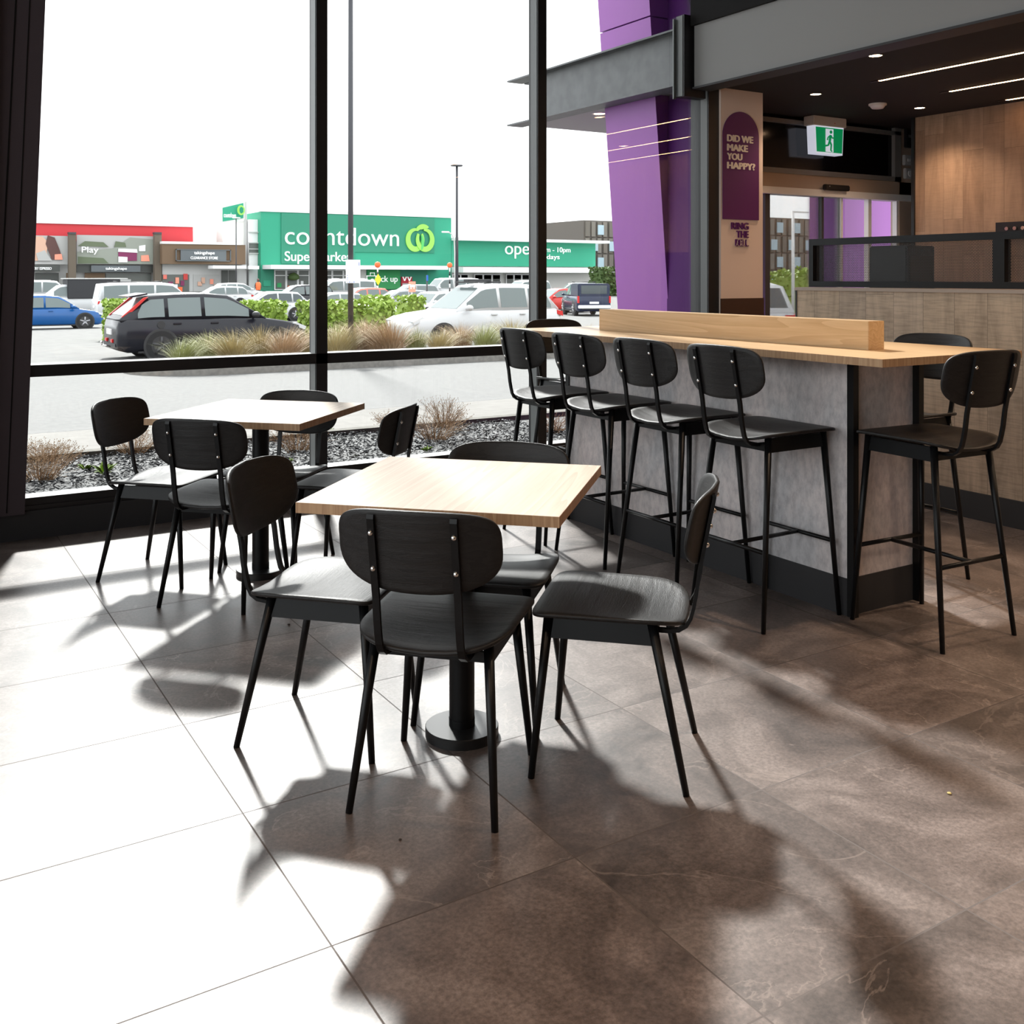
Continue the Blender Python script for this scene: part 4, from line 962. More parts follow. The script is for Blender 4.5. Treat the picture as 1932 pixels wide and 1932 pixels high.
MB().box(-.5, -.55, 1.70, -.42, .55, 1.74).box(.2, -.55, 1.70, .28, .55, 1.74).box(-.45, -.12, 1.74, .25, .12, 1.80).build('roof_rack', 'plastic', cS)
car('hatchback_car', 'bright blue small hatchback at the left edge behind the road', 'car_blue', 4.05, 1.70, 1.45, (at(190, 600, D=44).x-2.0, at(190, 600, D=44).y, gz(48)), 0, 'hatch', rimm='rim')
g_ = gp(245, 52); car('van', 'white van with red tail lights behind the clipped hedge at the left', 'car_white', 5.1, 1.92, 1.93, (at(178, 600, y=g_[1]).x+2.55, g_[1], g_[2]), 0, 'van', cat='van', roofbar=1)
g_ = gp(130, 58); t = car('utility_truck', 'white flatbed truck carrying a dark canvas covered box behind the blue hatchback', 'car_white', 5.2, 1.8, 1.75, g_, 180, 'pickup', cat='truck')
MB().bbox(-1.2, -.95, .95, 1.6, .95, 2.05, .03, Matrix.Translation((-1.4, 0, 0))).build('canvas_box', 'canvas', t)
MB().box(-3.0, -.98, 2.05, .3, .98, 2.10).build('rack_frame', 'greyl', t)
g_ = gp(505, 52); car('hatchback_car', 'white hatchback with red tail light beyond the dark hatchback bonnet', 'car_white', 4.05, 1.70, 1.50, g_, 180, 'hatch', glassm='carglass_d')
g_ = gp(560, 66); car('wagon_car', 'dark grey wagon behind the white hatchback, beside the window post', 'car_dark', 4.7, 1.83, 1.66, g_, 180, 'wagon', glassm='carglass')
g_ = gp(645, 74); car('van', 'white van with roof rack right of the window post', 'car_white', 4.9, 1.9, 1.95, g_, 180, 'van', cat='van', roofbar=2)
g_ = gp(676, 62); car('hatchback_car', 'coral red hatchback beyond the longest hedge', 'car_coral', 4.2, 1.78, 1.55, g_, 180, 'suv')
g_ = gp(752, 60); car('sedan_car', 'silver car parked under the orange trolley sign', 'car_silver', 4.3, 1.75, 1.46, g_, 180, 'hatch')
g_ = gp(772, 78); car('wagon_car', 'pale silver wagon behind the silver car', 'car_silver', 4.5, 1.78, 1.55, g_, 180, 'wagon')
g_ = gp(815, 50); car('hatchback_car', 'small white car just left of the large white SUV bonnet', 'car_white', 3.9, 1.68, 1.42, g_, 200, 'hatch')
g_ = gp(655, 56); car('sedan_car', 'white car with its bonnet showing between the red car and hedge', 'car_white', 4.2, 1.7, 1.38, (g_[0]-1.0, g_[1], g_[2]), 180, 'hatch')
g_ = gp(410, 70); car('sedan_car', 'white car roof showing above the dark hatchback roof', 'car_white', 4.6, 1.8, 1.5, g_, 180, 'hatch')
g_ = gp(450, 82); car('sedan_car', 'far white car near the person in the orange vest', 'car_white', 4.5, 1.8, 1.5, g_, 0, 'hatch')
g_ = gp(70, 66); car('van', 'white van at the far left edge, half hidden by the dark column', 'car_white', 4.9, 1.9, 1.9, g_, 0, 'van', cat='van')
g_ = gp(850, 84); car('van', 'far white van roof above the large white SUV bonnet', 'car_white', 4.8, 1.9, 2.0, g_, 180, 'van', cat='van')
g_ = gp(985, 80); car('wagon_car', 'far white car roof above the large white SUV roof', 'car_white', 4.8, 1.9, 1.9, g_, 180, 'wagon')
g_ = gp(1050, 64); car('hatchback_car', 'deep red hatchback left of the navy pickup', 'car_red', 4.2, 1.75, 1.5, g_, 180, 'hatch')
g_ = gp(1078, 76); car('suv_car', 'white car behind the deep red hatchback', 'car_white', 4.4, 1.8, 1.75, g_, 150, 'suv')
p = at(1120, 560, D=56); t = car('pickup_truck', 'navy blue pickup with canopy seen from behind, beside the purple tower', 'car_navy', 5.3, 1.90, 1.80, (p.x+1.1, p.y+2.4, gz(p.y)+.004), 66, 'pickup', cat='truck', roofbar=1)
MB().bbox(-2.62, -.90, 1.05, -.5, .90, 1.78, .06).build('canopy', 'car_navy', t); MB().box(-2.635, -.72, 1.22, -2.622, .72, 1.68).build('canopy_window', 'carglass_d', t)
for s in (-1, 1): MB().box(-2.67, s*.93-.10*(s > 0), .72, -2.55, s*.93+.10*(s < 0), 1.10).build('tail_light_cluster', 'taill', t)
MB().bbox(-2.80, -.9, .42, -2.62, .9, .60, .03).build('step_bumper', 'white', t)
p = at(1474, 575, D=24); car('suv_car', 'pale silver SUV seen from behind through the entrance door', 'car_white', 4.5, 1.85, 1.66, (p.x, p.y+1.5, gz(p.y)), 60, 'suv', glassm='carglass_d')

# ================================================================== LAMP POSTS, SIGNS
yL = YK+1.6; p = at(661.5, 560, y=yL)
t = thing('lamp_post', 'thick dark lamp post rising out of the island grass, nearest to the window', 'lamp post', (p.x, yL, g0+.1))
MB().cyl((0, 0, 0), (0, 0, 9.0), .062, .05, 20).build('pole', 'polegrey', t); MB().cyl((0, 0, 0), (0, 0, .03), .16, None, 16).build('base_plate', 'polegrey', t)
MB().bbox(-.9, -.12, 8.9, .05, .12, 8.98, .02).build('lamp_head', 'greyl', t)
a = at(652.5, 490, y=yL-.08); b_ = at(679.5, 534, y=yL-.08)
t = thing('parking_sign', 'white rectangular parking notice with blue marks fixed to the near lamp post', 'sign', ((a.x+b_.x)/2, yL-.075, (a.z+b_.z)/2))
ww, hh = (b_.x-a.x)/2, (a.z-b_.z)/2
MB().bbox(-ww, -.012, -hh, ww, 0, hh, .004).build('panel', 'signwhite', t)
sm = MB()
for k in range(5): sm.box(-ww+.02, -.0135, -hh+.04+.03*k, -ww+.02+.03*(.4+.6*((k*7) % 3)/2), -.0125, -hh+.055+.03*k)
for k in range(4): sm.box(-ww+.02+.05*k, -.0135, -hh+.012, -ww+.05+.05*k, -.0125, -hh+.022+.01*(k % 2))
sm.box(ww-.035, -.0135, hh-.13, ww-.02, -.0125, hh-.05)
sm.build('blue_marks', 'blue', t)
p = at(862, 545, D=62)
t = thing('lamp_post', 'tall slim lamp post with a flat T shaped head in the car park', 'lamp post', (p.x, p.y, gz(p.y)))
ht = at(862, 314, D=62).z-gz(p.y)
MB().cyl((0, 0, 0), (0, 0, ht), .11, .07, 12).build('pole', 'polegrey', t); MB().bbox(-.35, -.2, ht, .32, .2, ht+.1, .03).build('lamp_head', 'polegrey', t)
p = at(858, 548, D=78); ht = at(858, 452, D=78).z-gz(p.y)
t = thing('lamp_post', 'lower lamp post with a curved arm and white head in front of the green store', 'lamp post', (p.x, p.y, gz(p.y)))
pth = [(0, 0, 0), (0, 0, ht*.8), (-.05, 0, ht), (-.25, 0, ht+.4), (-.55, 0, ht+.55)]
MB().sweep(pth, [(.05*cos(a_*pi/4), .05*sin(a_*pi/4)) for a_ in range(8)], (0, 1, 0)).build('pole', 'greyl', t); MB().bbox(-1.1, -.1, ht+.5, -.5, .1, ht+.62, .03).build('lamp_head', 'white', t)
p = at(445.5, 552, D=88); ht = at(445.5, 411, D=88).z-gz(p.y)
t = thing('lamp_post', 'thin lamp post with a white cross arm in front of the tilted green sign', 'lamp post', (p.x, p.y, gz(p.y)))
MB().cyl((0, 0, 0), (0, 0, ht), .06, .04, 10).build('pole', 'polegrey', t); MB().bbox(-.3, -.1, ht-.05, .35, .1, ht+.05, .02).build('lamp_head', 'white', t)
def beacon(u, D, lb):
    p = at(u, 549, D=D); g = gz(p.y); top = at(u, 505, D=D).z-g; t = thing('crossing_beacon', lb, 'beacon', (p.x, p.y, g), 0, 'striped crossing beacons')
    b = MB(); w_ = MB(); n = 9
    for k in range(n): (b if k % 2 else w_).cyl((0, 0, top*k/n), (0, 0, top*(k+1)/n), .055, None, 12)
    b.build('black_band', 'black', t); w_.build('white_band', 'white', t); MB().sphere((0, 0, top+.2), .21, 14).build('globe', 'orange', t); return t
t = beacon(712.5, 70, 'striped beacon with orange globe and yellow sign, in front of the pick up sign')
top = at(712, 526, D=70).z-gz(t.location.y)
MB().prism([(-.25, top-.05), (-.0, top+.35), (.25, top-.05), (0, top-.45)], -.09, -.07).build('yellow_sign', 'yellow', t)
beacon(848.5, 80, 'striped beacon with orange globe beside the tall slim lamp post')
for (u0, v0, u1, v1, D, m, lb, pole_v) in ((771, 531, 787.5, 551, 55, 'orangel', 'orange trolley return sign on a pale post', 583), (804.5, 519, 808.5, 530, 66, 'blue', 'small blue sign on a dark post left of the curved lamp post', 560)):
    a = at(u0, v0, D=D); b_ = at(u1, v1, D=D); g = gz(a.y); t = thing('post_sign', lb, 'sign', ((a.x+b_.x)/2, a.y, g)); ww = (b_.x-a.x)/2
    MB().box(-ww, -.03, b_.z-g, ww, 0, a.z-g).build('panel', m, t); MB().cyl((0, .03, 0), (0, .03, a.z-g), .05).build('post', 'greyl' if m != 'blue' else 'polegrey', t)
    if m == 'orangel':
        zc = (a.z+b_.z)/2-g; MB().box(-.14, -.045, zc-.02, .16, -.03, zc+.11).box(-.22, -.045, zc+.09, -.1, -.03, zc+.13).cyl((-.08, -.045, zc-.08), (-.08, -.03, zc-.08), .035).cyl((.1, -.045, zc-.08), (.1, -.03, zc-.08), .035).build('trolley_symbol', 'signwhite', t)
# person in orange vest
p = at(487, 548, D=86); g = gz(p.y)
me_ = bpy.data.meshes.new('body'); sk = [(0, 0, .95), (0, 0, 1.15), (0, .02, 1.42), (0, .0, 1.54), (0, -.01, 1.66), (.1, 0, .9), (.12, -.02, .5), (.11, .05, .06), (-.1, 0, .9), (-.13, .02, .5), (-.15, .04, .06), (.2, .02, 1.40), (.27, .0, 1.12), (.22, -.16, .98), (-.2, .02, 1.40), (-.28, .02, 1.12), (-.24, -.12, .96)]
ed = [(0, 1), (1, 2), (2, 3), (3, 4), (0, 5), (5, 6), (6, 7), (0, 8), (8, 9), (9, 10), (2, 11), (11, 12), (12, 13), (2, 14), (14, 15), (15, 16)]
rr_ = [.15, .16, .17, .07, .11, .10, .075, .05, .10, .075, .05, .07, .05, .04, .07, .05, .04]
me_.from_pydata(sk, ed, []); ob = bpy.data.objects.new('tmp_person', me_); C.objects.link(ob)
md = ob.modifiers.new('s', 'SKIN'); me_.skin_vertices[0].data[0].use_root = True
for i, r_ in enumerate(rr_): me_.skin_vertices[0].data[i].radius = (r_, r_*.8)
ob.modifiers.new('sub', 'SUBSURF').levels = 1
bpy.context.view_layer.update(); me2 = bpy.data.meshes.new_from_object(ob.evaluated_get(bpy.context.evaluated_depsgraph_get())); bpy.data.objects.remove(ob)
t = thing('person', 'far person in an orange vest standing by the green store corner', 'person', (p.x, p.y, g))
me2.name = 'body'; me2.materials.clear(); me2.materials.append(M['car_dark']); bo_ = bpy.data.objects.new('body', me2); C.objects.link(bo_); bo_.parent = t
MB().lathe([(.19, .85), (.215, 1.1), (.22, 1.38), (.13, 1.5), (.08, 1.52)], 16).build('vest', 'orange', t)
MB().sphere((0, -.01, 1.69), .105, 12, 1.1).build('hair', 'hairbrown', t)

# ================================================================== SHOPS across the car park (parallel to the window front)
YC = 112.0
def R_(b, u0, v0, u1, v1, y=YC, dp=.4, yy=None):
    x0_, z0_, x1_, z1_ = rc(u0, v0, u1, v1, y); zb = at(u1, v1, y=y).z; zt_ = at(u1, v0, y=y).z
    return b.prism([(x0_, z0_), (x1_, z0_ if abs(zb-z0_) < .6 else zb), (x1_, z1_), (x0_, z1_)], y, y+dp)
gC = gz(YC)
def Z(v, u, y=YC): return at(u, v, y=y).z
def Xx(u, y=YC): return at(u, 500, y=y).x
def bxs(name, m, u0, u1, z0, z1, y0, dp, parent, off):
    return MB().box(Xx(u0, y0)-off[0], y0-off[1], z0-off[2], Xx(u1, y0)-off[0], y0+dp-off[1], z1-off[2]).build(name, m, parent)
# main green store
o1 = (Xx(670), YC, gC); sm_ = thing('supermarket', 'large green supermarket with countdown lettering and round apple-like logo', 'building', o1)
zt = Z(400, 520)
wall = MB().box(Xx(492)-o1[0], 0, 0, Xx(851.5)-o1[0], 14, zt-gC).build('wall', 'teal', sm_)
MB().box(Xx(492)-o1[0]-.1, -.15, zt-gC, Xx(850)-o1[0], .5, zt-gC+.35).build('parapet_cap', 'white', sm_)
zs = Z(476.5, 740)
zs2 = Z(497.5, 560)
a = Xx(530)-o1[0]; b_ = Xx(818.5)-o1[0]; c_ = Xx(669)-o1[0]
MB().prism([(a, zs2-gC), (c_, zs2-gC), (c_, zs-gC), (b_, zs-gC), (b_, zt-gC-.1), (a, zt-gC-.1)], -.14, -.0).build('sign_panel', 'teal2', sm_)
yt = -.14
def tx(nm, s, m, u0, u1, vb, vt, bold, par, off, y, dep=.12, al='LEFT'):
    x0_, x1_ = Xx(u0, y), Xx(u1, y); zb = at(u0, vb, y=y).z; h_ = at((u0+u1)/2, vt, y=y).z-at((u0+u1)/2, vb, y=y).z
    return text(nm, s, m, x1_-x0_, h_, par, (x0_-off[0], y-off[1]-dep/2, zb-off[2]), 0, dep, bold, al)
tx('lettering', 'countdown', 'signwhite', 537.5, 752, 461, 427.5, -.006, sm_, o1, YC+yt)
tx('lettering', 'Supermarket', 'signwhite', 537, 661.5, 498, 474.5, .002, sm_, o1, YC+yt)
# logo: two interlocking rings with a leaf
lcx, lcz = Xx(790.5)-o1[0], Z(448, 790.5)-gC
Rr = (Xx(816)-Xx(765))/2
def ringarc(cx_, cz_, rx, rz, wd, a0, a1, y0_, y1_, n=30):
    o_, i_ = [], []
    for k in range(n+1):
        q = k/n; a_ = radians(a0+(a1-a0)*q); w_ = wd*(.45+.55*sin(pi*min(1, max(0, q*1.0))))
        o_.append((cx_+(rx)*cos(a_), cz_+(rz)*sin(a_))); i_.append((cx_+(rx-w_)*cos(a_), cz_+(rz-w_)*sin(a_)))
    b = MB(); vs = []
    for y_ in (y0_, y1_):
        for p_ in o_+i_: vs.append((p_[0], y_, p_[1]))
    m_ = n+1; fs = []
    for k in range(n):
        fs += [(k, k+1, m_+k+1, m_+k), (2*m_+k, 3*m_+k, 3*m_+k+1, 2*m_+k+1), (k, 2*m_+k, 2*m_+k+1, k+1), (m_+k, m_+k+1, 3*m_+k+1, 3*m_+k)]
    return b.add(vs, fs)
lg = ringarc(lcx-.36*Rr, lcz-.18*Rr, .68*Rr, .78*Rr, .36*Rr, 80, 395, -.32, -.18).build('logo_ring', 'lime', sm_)
ringarc(lcx+.36*Rr, lcz-.18*Rr, .68*Rr, .78*Rr, .36*Rr, -215, 100, -.42, -.28).build('logo_ring', 'lime', sm_)
ringarc(lcx+.22*Rr, lcz+.42*Rr, .52*Rr, .46*Rr, .34*Rr, 35, 180, -.36, -.2).build('logo_leaf', 'lime', sm_)
ringarc(lcx-.10*Rr, lcz-.34*Rr, .36*Rr, .6*Rr, .2*Rr, -60, 60, -.46, -.3).build('logo_inner', 'lime2', sm_)
zc0, zc1 = Z(508.5, 650)-gC, Z(501, 650)-gC
MB().box(Xx(495)-o1[0], -3, zc0, Xx(824)-o1[0], 0, zc1).build('canopy', 'white', sm_)
wn_ = MB()
def strip_windows(u0, u1, nm, z0, z1, n, par, off, y=YC, m='shopglass', fr_='white'):
    x0_, x1_ = Xx(u0, y)-off[0], Xx(u1, y)-off[0]
    for k in range(n):
        a_, b2 = x0_+(x1_-x0_)*k/n, x0_+(x1_-x0_)*(k+1)/n
        f = MB().box(a_, -.12, z0, b2, -.04, z1).build('window', fr_, par)
        MB().box(a_+.12, -.14, z0+.1, b2-.12, -.121, z1-.7 if z1-z0 > 2 else z1-.1).box(a_+.12, -.14, z1-.6, b2-.12, -.121, z1-.1).build('pane', m, f)
strip_windows(517, 668, 'w', .1, zc0-.05, 7, sm_, o1)
bxs('entry_column', 'teal2', 492, 516, gC, Z(508, 500), YC-.1, .1, sm_, o1)
bxs('white_panel', 'offwhite', 669, 691, gC, Z(508.5, 680), YC-.1, .1, sm_, o1)
bxs('recess_panel', 'teal2', 753.5, 806, gC, Z(508.5, 780), YC-.1, .1, sm_, o1)
for (u, v0, v1, w_, m) in ((504, 529, 540, 14, 'teal'), (527, 534, 542, 8, 'green_sign'), (548, 539, 545, 10, 'orange'), (570, 530, 541, 5, 'white')):
    bxs('notice', m, u-w_/2, u+w_/2, Z(v1, u), Z(v0, u), YC-.2, .04, sm_, o1)
MB().lathe([(.0005, .9), (.55, .6), (.65, .2), (.3, 0)], 12, (Xx(551)-o1[0], -.6, 1.2)).build('planter_tree', 'leaf2', sm_)
# pick up sign
o2 = (Xx(722), YC-.25, Z(527, 722)); t = thing('pickup_sign', 'bright green Pick up sign with bag symbol on the supermarket wall', 'sign', o2)
zA, zB = Z(545.5, 722), Z(509.5, 722)
MB().box(Xx(691.5)-o2[0], -.05, zA-o2[2], Xx(753)-o2[0], .14, zB-o2[2]).build('panel', 'green_sign', t)
tx('lettering', 'Pick up', 'signwhite', 708, 750, 535.5, 520.5, .01, t, o2, o2[1]-.06, .06)
bx_, bz_ = Xx(700.5)-o2[0], Z(528, 700)-o2[2]
MB().box(-.75+bx_, -.09, bz_-.8, -.65+bx_, -.05, bz_+.5).box(.65+bx_, -.09, bz_-.8, .75+bx_, -.05, bz_+.5).box(-.75+bx_, -.09, bz_-.8, .75+bx_, -.05, bz_-.7).box(-.75+bx_, -.09, bz_+.42, .75+bx_, -.05, bz_+.52).box(-.3+bx_, -.09, bz_+.5, -.22+bx_, -.05, bz_+.85).box(.22+bx_, -.09, bz_+.5, .3+bx_, -.05, bz_+.85).box(-.3+bx_, -.09, bz_+.78, .3+bx_, -.05, bz_+.86).cyl((bx_, -.09, bz_-.15), (bx_, -.05, bz_-.15), .3, None, 16).build('bag_symbol', 'signwhite', t)
o2 = (Xx(766), YC-.22, Z(533, 766)); t = thing('bank_sign', 'small dark red bank machine sign with a white W shape on the supermarket wall', 'sign', o2)
MB().box(Xx(755.5)-o2[0], -.05, Z(544, 766)-o2[2], Xx(776)-o2[0], .1, Z(522.5, 766)-o2[2]).build('panel', 'wred', t)
W_ = MB()
for k, (a_, b2) in enumerate(((-.55, -.32), (-.32, -.09), (.09, .32), (.32, .55))): W_.prism([(a_, .5 if k % 2 == 0 else 0), (a_+.14, .5 if k % 2 == 0 else 0), (b2+.14, 0 if k % 2 == 0 else .5), (b2, 0 if k % 2 == 0 else .5)], -.09, -.05, Matrix.Translation((-.07, 0, .2)))
W_.build('w_symbol', 'signwhite', t); MB().box(-.6, -.08, -.75, .6, -.05, -.1).build('notice', 'greyl', t)
# right wing
o3 = (Xx(990), YC, gC); rw = thing('supermarket_wing', 'long low green wing of the supermarket reading open 7am - 10pm 7 days', 'building', o3)
zt3, zb3 = Z(457, 1000)-gC, Z(503, 1000)-gC
MB().box(Xx(852)-o3[0], .3, 0, Xx(1123.5)-o3[0], 12, zb3).build('lower_wall', 'offwhite', rw)
MB().box(Xx(852)-o3[0], .0, zb3, Xx(1123.5)-o3[0], 12, zt3).build('wall', 'teal', rw)
MB().box(Xx(852)-o3[0], -1.6, zt3, Xx(1137)-o3[0], 12, zt3+.35).build('roof_edge', 'white', rw)
MB().box(Xx(852)-o3[0], -3, zb3-.8, Xx(1154)-o3[0], .0, zb3-.15).build('canopy', 'white', rw)
strip_windows(853, 883, 'w', .2, zb3-1.0, 2, rw, o3, m='shopdark'); strip_windows(894, 944, 'w', .2, zb3-1.0, 3, rw, o3, m='shopdark'); strip_windows(954, 998, 'w', .2, zb3-1.0, 3, rw, o3)
tx('lettering', 'open', 'signwhite', 952.5, 1012, 487.5, 464, -.005, rw, o3, YC-.05)
tx('lettering', '7am - 10pm', 'signwhite', 1018, 1075.5, 478.5, 466, -.005, rw, o3, YC-.05)
tx('lettering', '7 days', 'signwhite', 1020, 1055, 491.5, 480, -.005, rw, o3, YC-.05)
# clothing store and white blocks
o4 = (Xx(385), YC-1, gC); cl = thing('clothing_store', 'low brown clad clothing store with a grey takingshape clearance sign', 'building', o4)
y4 = YC-1
def B4(nm, m, u0, u1, v0, v1, y0=y4, dp=.3, par=None, off=o4, vb=None):
    um = (u0+u1)/2; z1_ = at(um, v0, y=y0).z; z0_ = gz(y0) if v1 is None else at(um, v1, y=y0).z
    return MB().box(Xx(u0, y0)-off[0], y0-off[1], z0_-off[2], Xx(u1, y0)-off[0], y0+dp-off[1], z1_-off[2]).build(nm, m, par)
B4('fascia', 'brownclad', 306, 463, 461, 498.5, y4, 2.3, cl); B4('parapet_cap', 'white', 306, 455, 456.5, 461, y4-.1, 2.3, cl)
B4('shop_wall', 'greyl', 306, 465, 498.5, None, y4+1.2, .9, cl); B4('canopy', 'white', 402, 465, 501, 507, y4-2, 2, cl)
B4('sign_board', 'signgrey', 341, 427, 471.5, 491.5, y4-.25, .2, cl)
sb = MB()
for (a_, b2, c2, d2) in ((332, 436, 470.5, 472), (332, 436, 491.5, 493), (332, 333.5, 470.5, 493), (434.5, 436, 470.5, 493)):
    z1_ = at(385, c2, y=y4-.3).z; z0_ = at(385, d2, y=y4-.3).z; sb.box(Xx(a_, y4-.3)-o4[0], -.3, z0_-o4[2], Xx(b2, y4-.3)-o4[0], -.1, z1_-o4[2])
sb.build('sign_frame', 'signgrey', cl)
tx('lettering', 'takingshape', 'signwhite', 366, 404.5, 481.5, 474, .0, cl, o4, y4-.28)
tx('lettering', 'CLEARANCE STORE', 'signwhite', 359.5, 410.5, 489, 484, .0, cl, o4, y4-.28)
for (u0, u1, m) in ((306, 357, 'shopglass'), (365, 414, 'billC'), (418, 430, 'shopdark'), (432, 447, 'shopdark')): B4('shop_window', m, u0, u1, 518 if u0 < 415 else 510, None, y4+1.1, .05, cl)
for i, (u, v, m) in enumerate(((312, 522, 'car_coral'), (322, 535, 'magenta'), (335, 527, 'orangel'), (331, 540, 'white'), (345, 533, 'magenta'), (350, 520, 'car_red'), (318, 545, 'wred'), (340, 545, 'orange'), (384, 527, 'skin'), (377, 535, 'skin'), (400, 530, 'orangel'), (408, 540, 'skin'))):
    p = at(u, v, y=y4+1.0); MB().box(p.x-o4[0]-.22, .98, p.z-o4[2]-.25-.1*(i % 3), p.x-o4[0]+.15+.08*(i % 2), 1.05, p.z-o4[2]+.2).build('display_patch', m, cl)
wb_ = thing('white_block', 'white building block with louvred window between the clothing store and the supermarket', 'building', (Xx(480), YC+1, gC)); o5 = (Xx(480), YC+1, gC)
B4('wall', 'white', 469.6, 486.4, 414, None, YC+1, 6, wb_, o5)
for v0, v1 in ((437, 439), (457, 459), (469, 470.5), (477, 479)): B4('ledge', 'greyl', 469.5, 488, v0, v1, YC+.8, .2, wb_, o5)
B4('window', 'shopglass', 470, 487.5, 459, 477, YC+.9, .1, wb_, o5)
B4('canopy', 'white', 468.5, 489, 501.5, 508, YC-1, 1.9, wb_, o5)
o6 = (Xx(443), YC+1.6, gC); py = thing('sign_pylon', 'white tower carrying a tilted green sign above the clothing store', 'sign', o6)
B4('tower', 'offwhite', 420, 461, 417, None, YC+1.6, 2.5, py, o6); B4('tower_edge', 'greyl', 460.8, 466, 380, None, YC+1.5, 2.5, py, o6)
yp = YC+1.3
def PP(u, v): p = at(u, v, y=yp); return (p.x-o6[0], p.z-o6[2])
MB().prism([PP(418, 420.5), PP(461.5, 414), PP(461.5, 379.5), PP(418, 389)], yp-o6[1], yp+.2-o6[1]).build('sign_back', 'offwhite', py)
MB().prism([PP(420, 418), PP(459, 411.5), PP(459, 383), PP(420, 392)], yp-.06-o6[1], yp-o6[1]).build('sign_face', 'teal', py)
q = tx('lettering', 'countdown', 'signwhite', 422, 445, 410, 401, .0, py, o6, yp-.1, .05)
a_ = PP(452.5, 397); ringarc(a_[0], a_[1], .42, .55, .22, 0, 360, -.8, -.7).build('logo_ring', 'lime', py)
# red store with billboards
o7 = (Xx(215), YC+2, gC); rs_ = thing('red_store', 'long low store with a red upper wall and white parapet at the left', 'building', o7)
y7 = YC+2
B4('red_wall', 'redwall', 20, 364, 424, 455.5, y7, 10, rs_, o7); B4('parapet_cap', 'white', 20, 369, 416.5, 424, y7-.2, 10, rs_, o7); B4('lower_wall', 'greyl', 20, 305, 455.5, None, y7+.2, 8, rs_, o7)
B4('back_block', 'white', 364, 419.5, 437, None, y7+6, 6, rs_, o7); B4('roof_vent', 'greyl', 387, 396, 427.5, 437, y7+7, 2, rs_, o7)
for u0, u1, m in ((66, 111, 'shopdark'), (125, 142, 'brownclad'), (160, 198, 'brownclad'), (200, 285, 'shopglass')): B4('shop_window', m, u0, u1, 515, None, y7-.2, .1, rs_, o7)
B4('entry_frame', 'greyl', 223, 247, 527, None, y7-.4, .1, rs_, o7); B4('shade', 'shopdark', 145, 292, 499.5, 514, y7-.6, .3, rs_, o7)
B4('name_board', 'signgrey', 172, 265, 501, 513, y7-1.0, .3, rs_, o7)
tx('lettering', 'takingshape', 'signwhite', 199, 239, 510.5, 504, .0, rs_, o7, y7-1.1)
B4('name_board', 'shopdark', 40, 113, 500, 512, y7-1.0, .3, rs_, o7)
tx('lettering', 'ERY ESPRESSO', 'signwhite', 64, 97, 509, 504, .0, rs_, o7, y7-1.1)
for u0, u1, lb in ((130, 143.5, 'tall rough stone pillar between the two billboards'), (292, 305, 'tall rough stone pillar right of the Play billboard')):
    oo = (Xx((u0+u1)/2, y7-2), y7-2, gz(y7-2)); t = thing('stone_pillar', lb, 'pillar', oo, 0, 'stone pillars of the red store'); B4('shaft', 'stone', u0, u1, 441, None, y7-2, .8, t, oo); B4('cap', 'polegrey', u0-.3, u1+.3, 438, 441.5, y7-2.1, 1, t, oo)
def billboard(u0, u1, lb):
    um = (u0+u1)/2; oo = (Xx(um, y7-1), y7-1, at(um, 472, y=y7-1).z); t = thing('billboard', lb, 'billboard', oo)
    B4('panel', 'billC', u0, u1, 444.5, 498.5, y7-1, .3, t, oo)
    def pp(u, v): p = at(u, v, y=y7-1.1); return (p.x-oo[0], p.z-oo[2])
    return t, oo, pp
t, oo, pp = billboard(145, 292, 'wide landscape billboard with the word Play and a purple box')
MB().prism([pp(145, 498), pp(291, 498), pp(291, 452), pp(245, 448), pp(215, 468), pp(145, 475)], -.12, -.08).build('hill_picture', 'billA', t)
MB().prism([pp(147, 497), pp(205, 497), pp(195, 487), pp(147, 484)], -.15, -.12).prism([pp(147, 464), pp(205, 466), pp(195, 457), pp(160, 455)], -.15, -.12).prism([pp(215, 466), pp(238, 466), pp(236, 458), pp(218, 455)], -.15, -.12).build('dark_shrubs', 'billB', t)
MB().prism([pp(223, 492), pp(258, 492), pp(258, 474), pp(223, 472)], -.2, -.15).build('purple_box', 'magenta', t); MB().prism([pp(222, 475), pp(259, 477), pp(258, 470), pp(223, 469)], -.24, -.19).prism([pp(262, 474), pp(274, 474), pp(274, 462), pp(262, 464)], -.2, -.15).prism([pp(223, 495), pp(240, 495), pp(240, 485), pp(223, 484)], -.24, -.2).build('pale_shapes', 'white', t)
MB().prism([pp(266, 493), pp(282, 493), pp(280, 481), pp(266, 482)], -.2, -.15).build('orange_tag', 'orangel', t)
tx('lettering', 'Play', 'signwhite', 154, 185.5, 480, 465.5, .0, t, oo, y7-1.25, .1)
t, oo, pp = billboard(40, 129, 'left billboard with a picture of a face with brown hair, cut by the dark column')
MB().prism([pp(98, 490), pp(118, 490), pp(112, 470), pp(103, 448), pp(90, 444), pp(86, 460)], -.14, -.1).build('hair_picture', 'hairbrown', t); MB().prism([pp(50, 492), pp(92, 492), pp(88, 474), pp(92, 458), pp(80, 446), pp(50, 446)], -.12, -.08).build('face_picture', 'skin', t); MB().prism([pp(72, 492), pp(98, 492), pp(84, 472), pp(68, 478)], -.18, -.14).build('hand_picture', 'billC', t); MB().prism([pp(103, 490), pp(118, 490), pp(116, 479), pp(103, 480)], -.2, -.14).build('orange_tag', 'orangel', t)
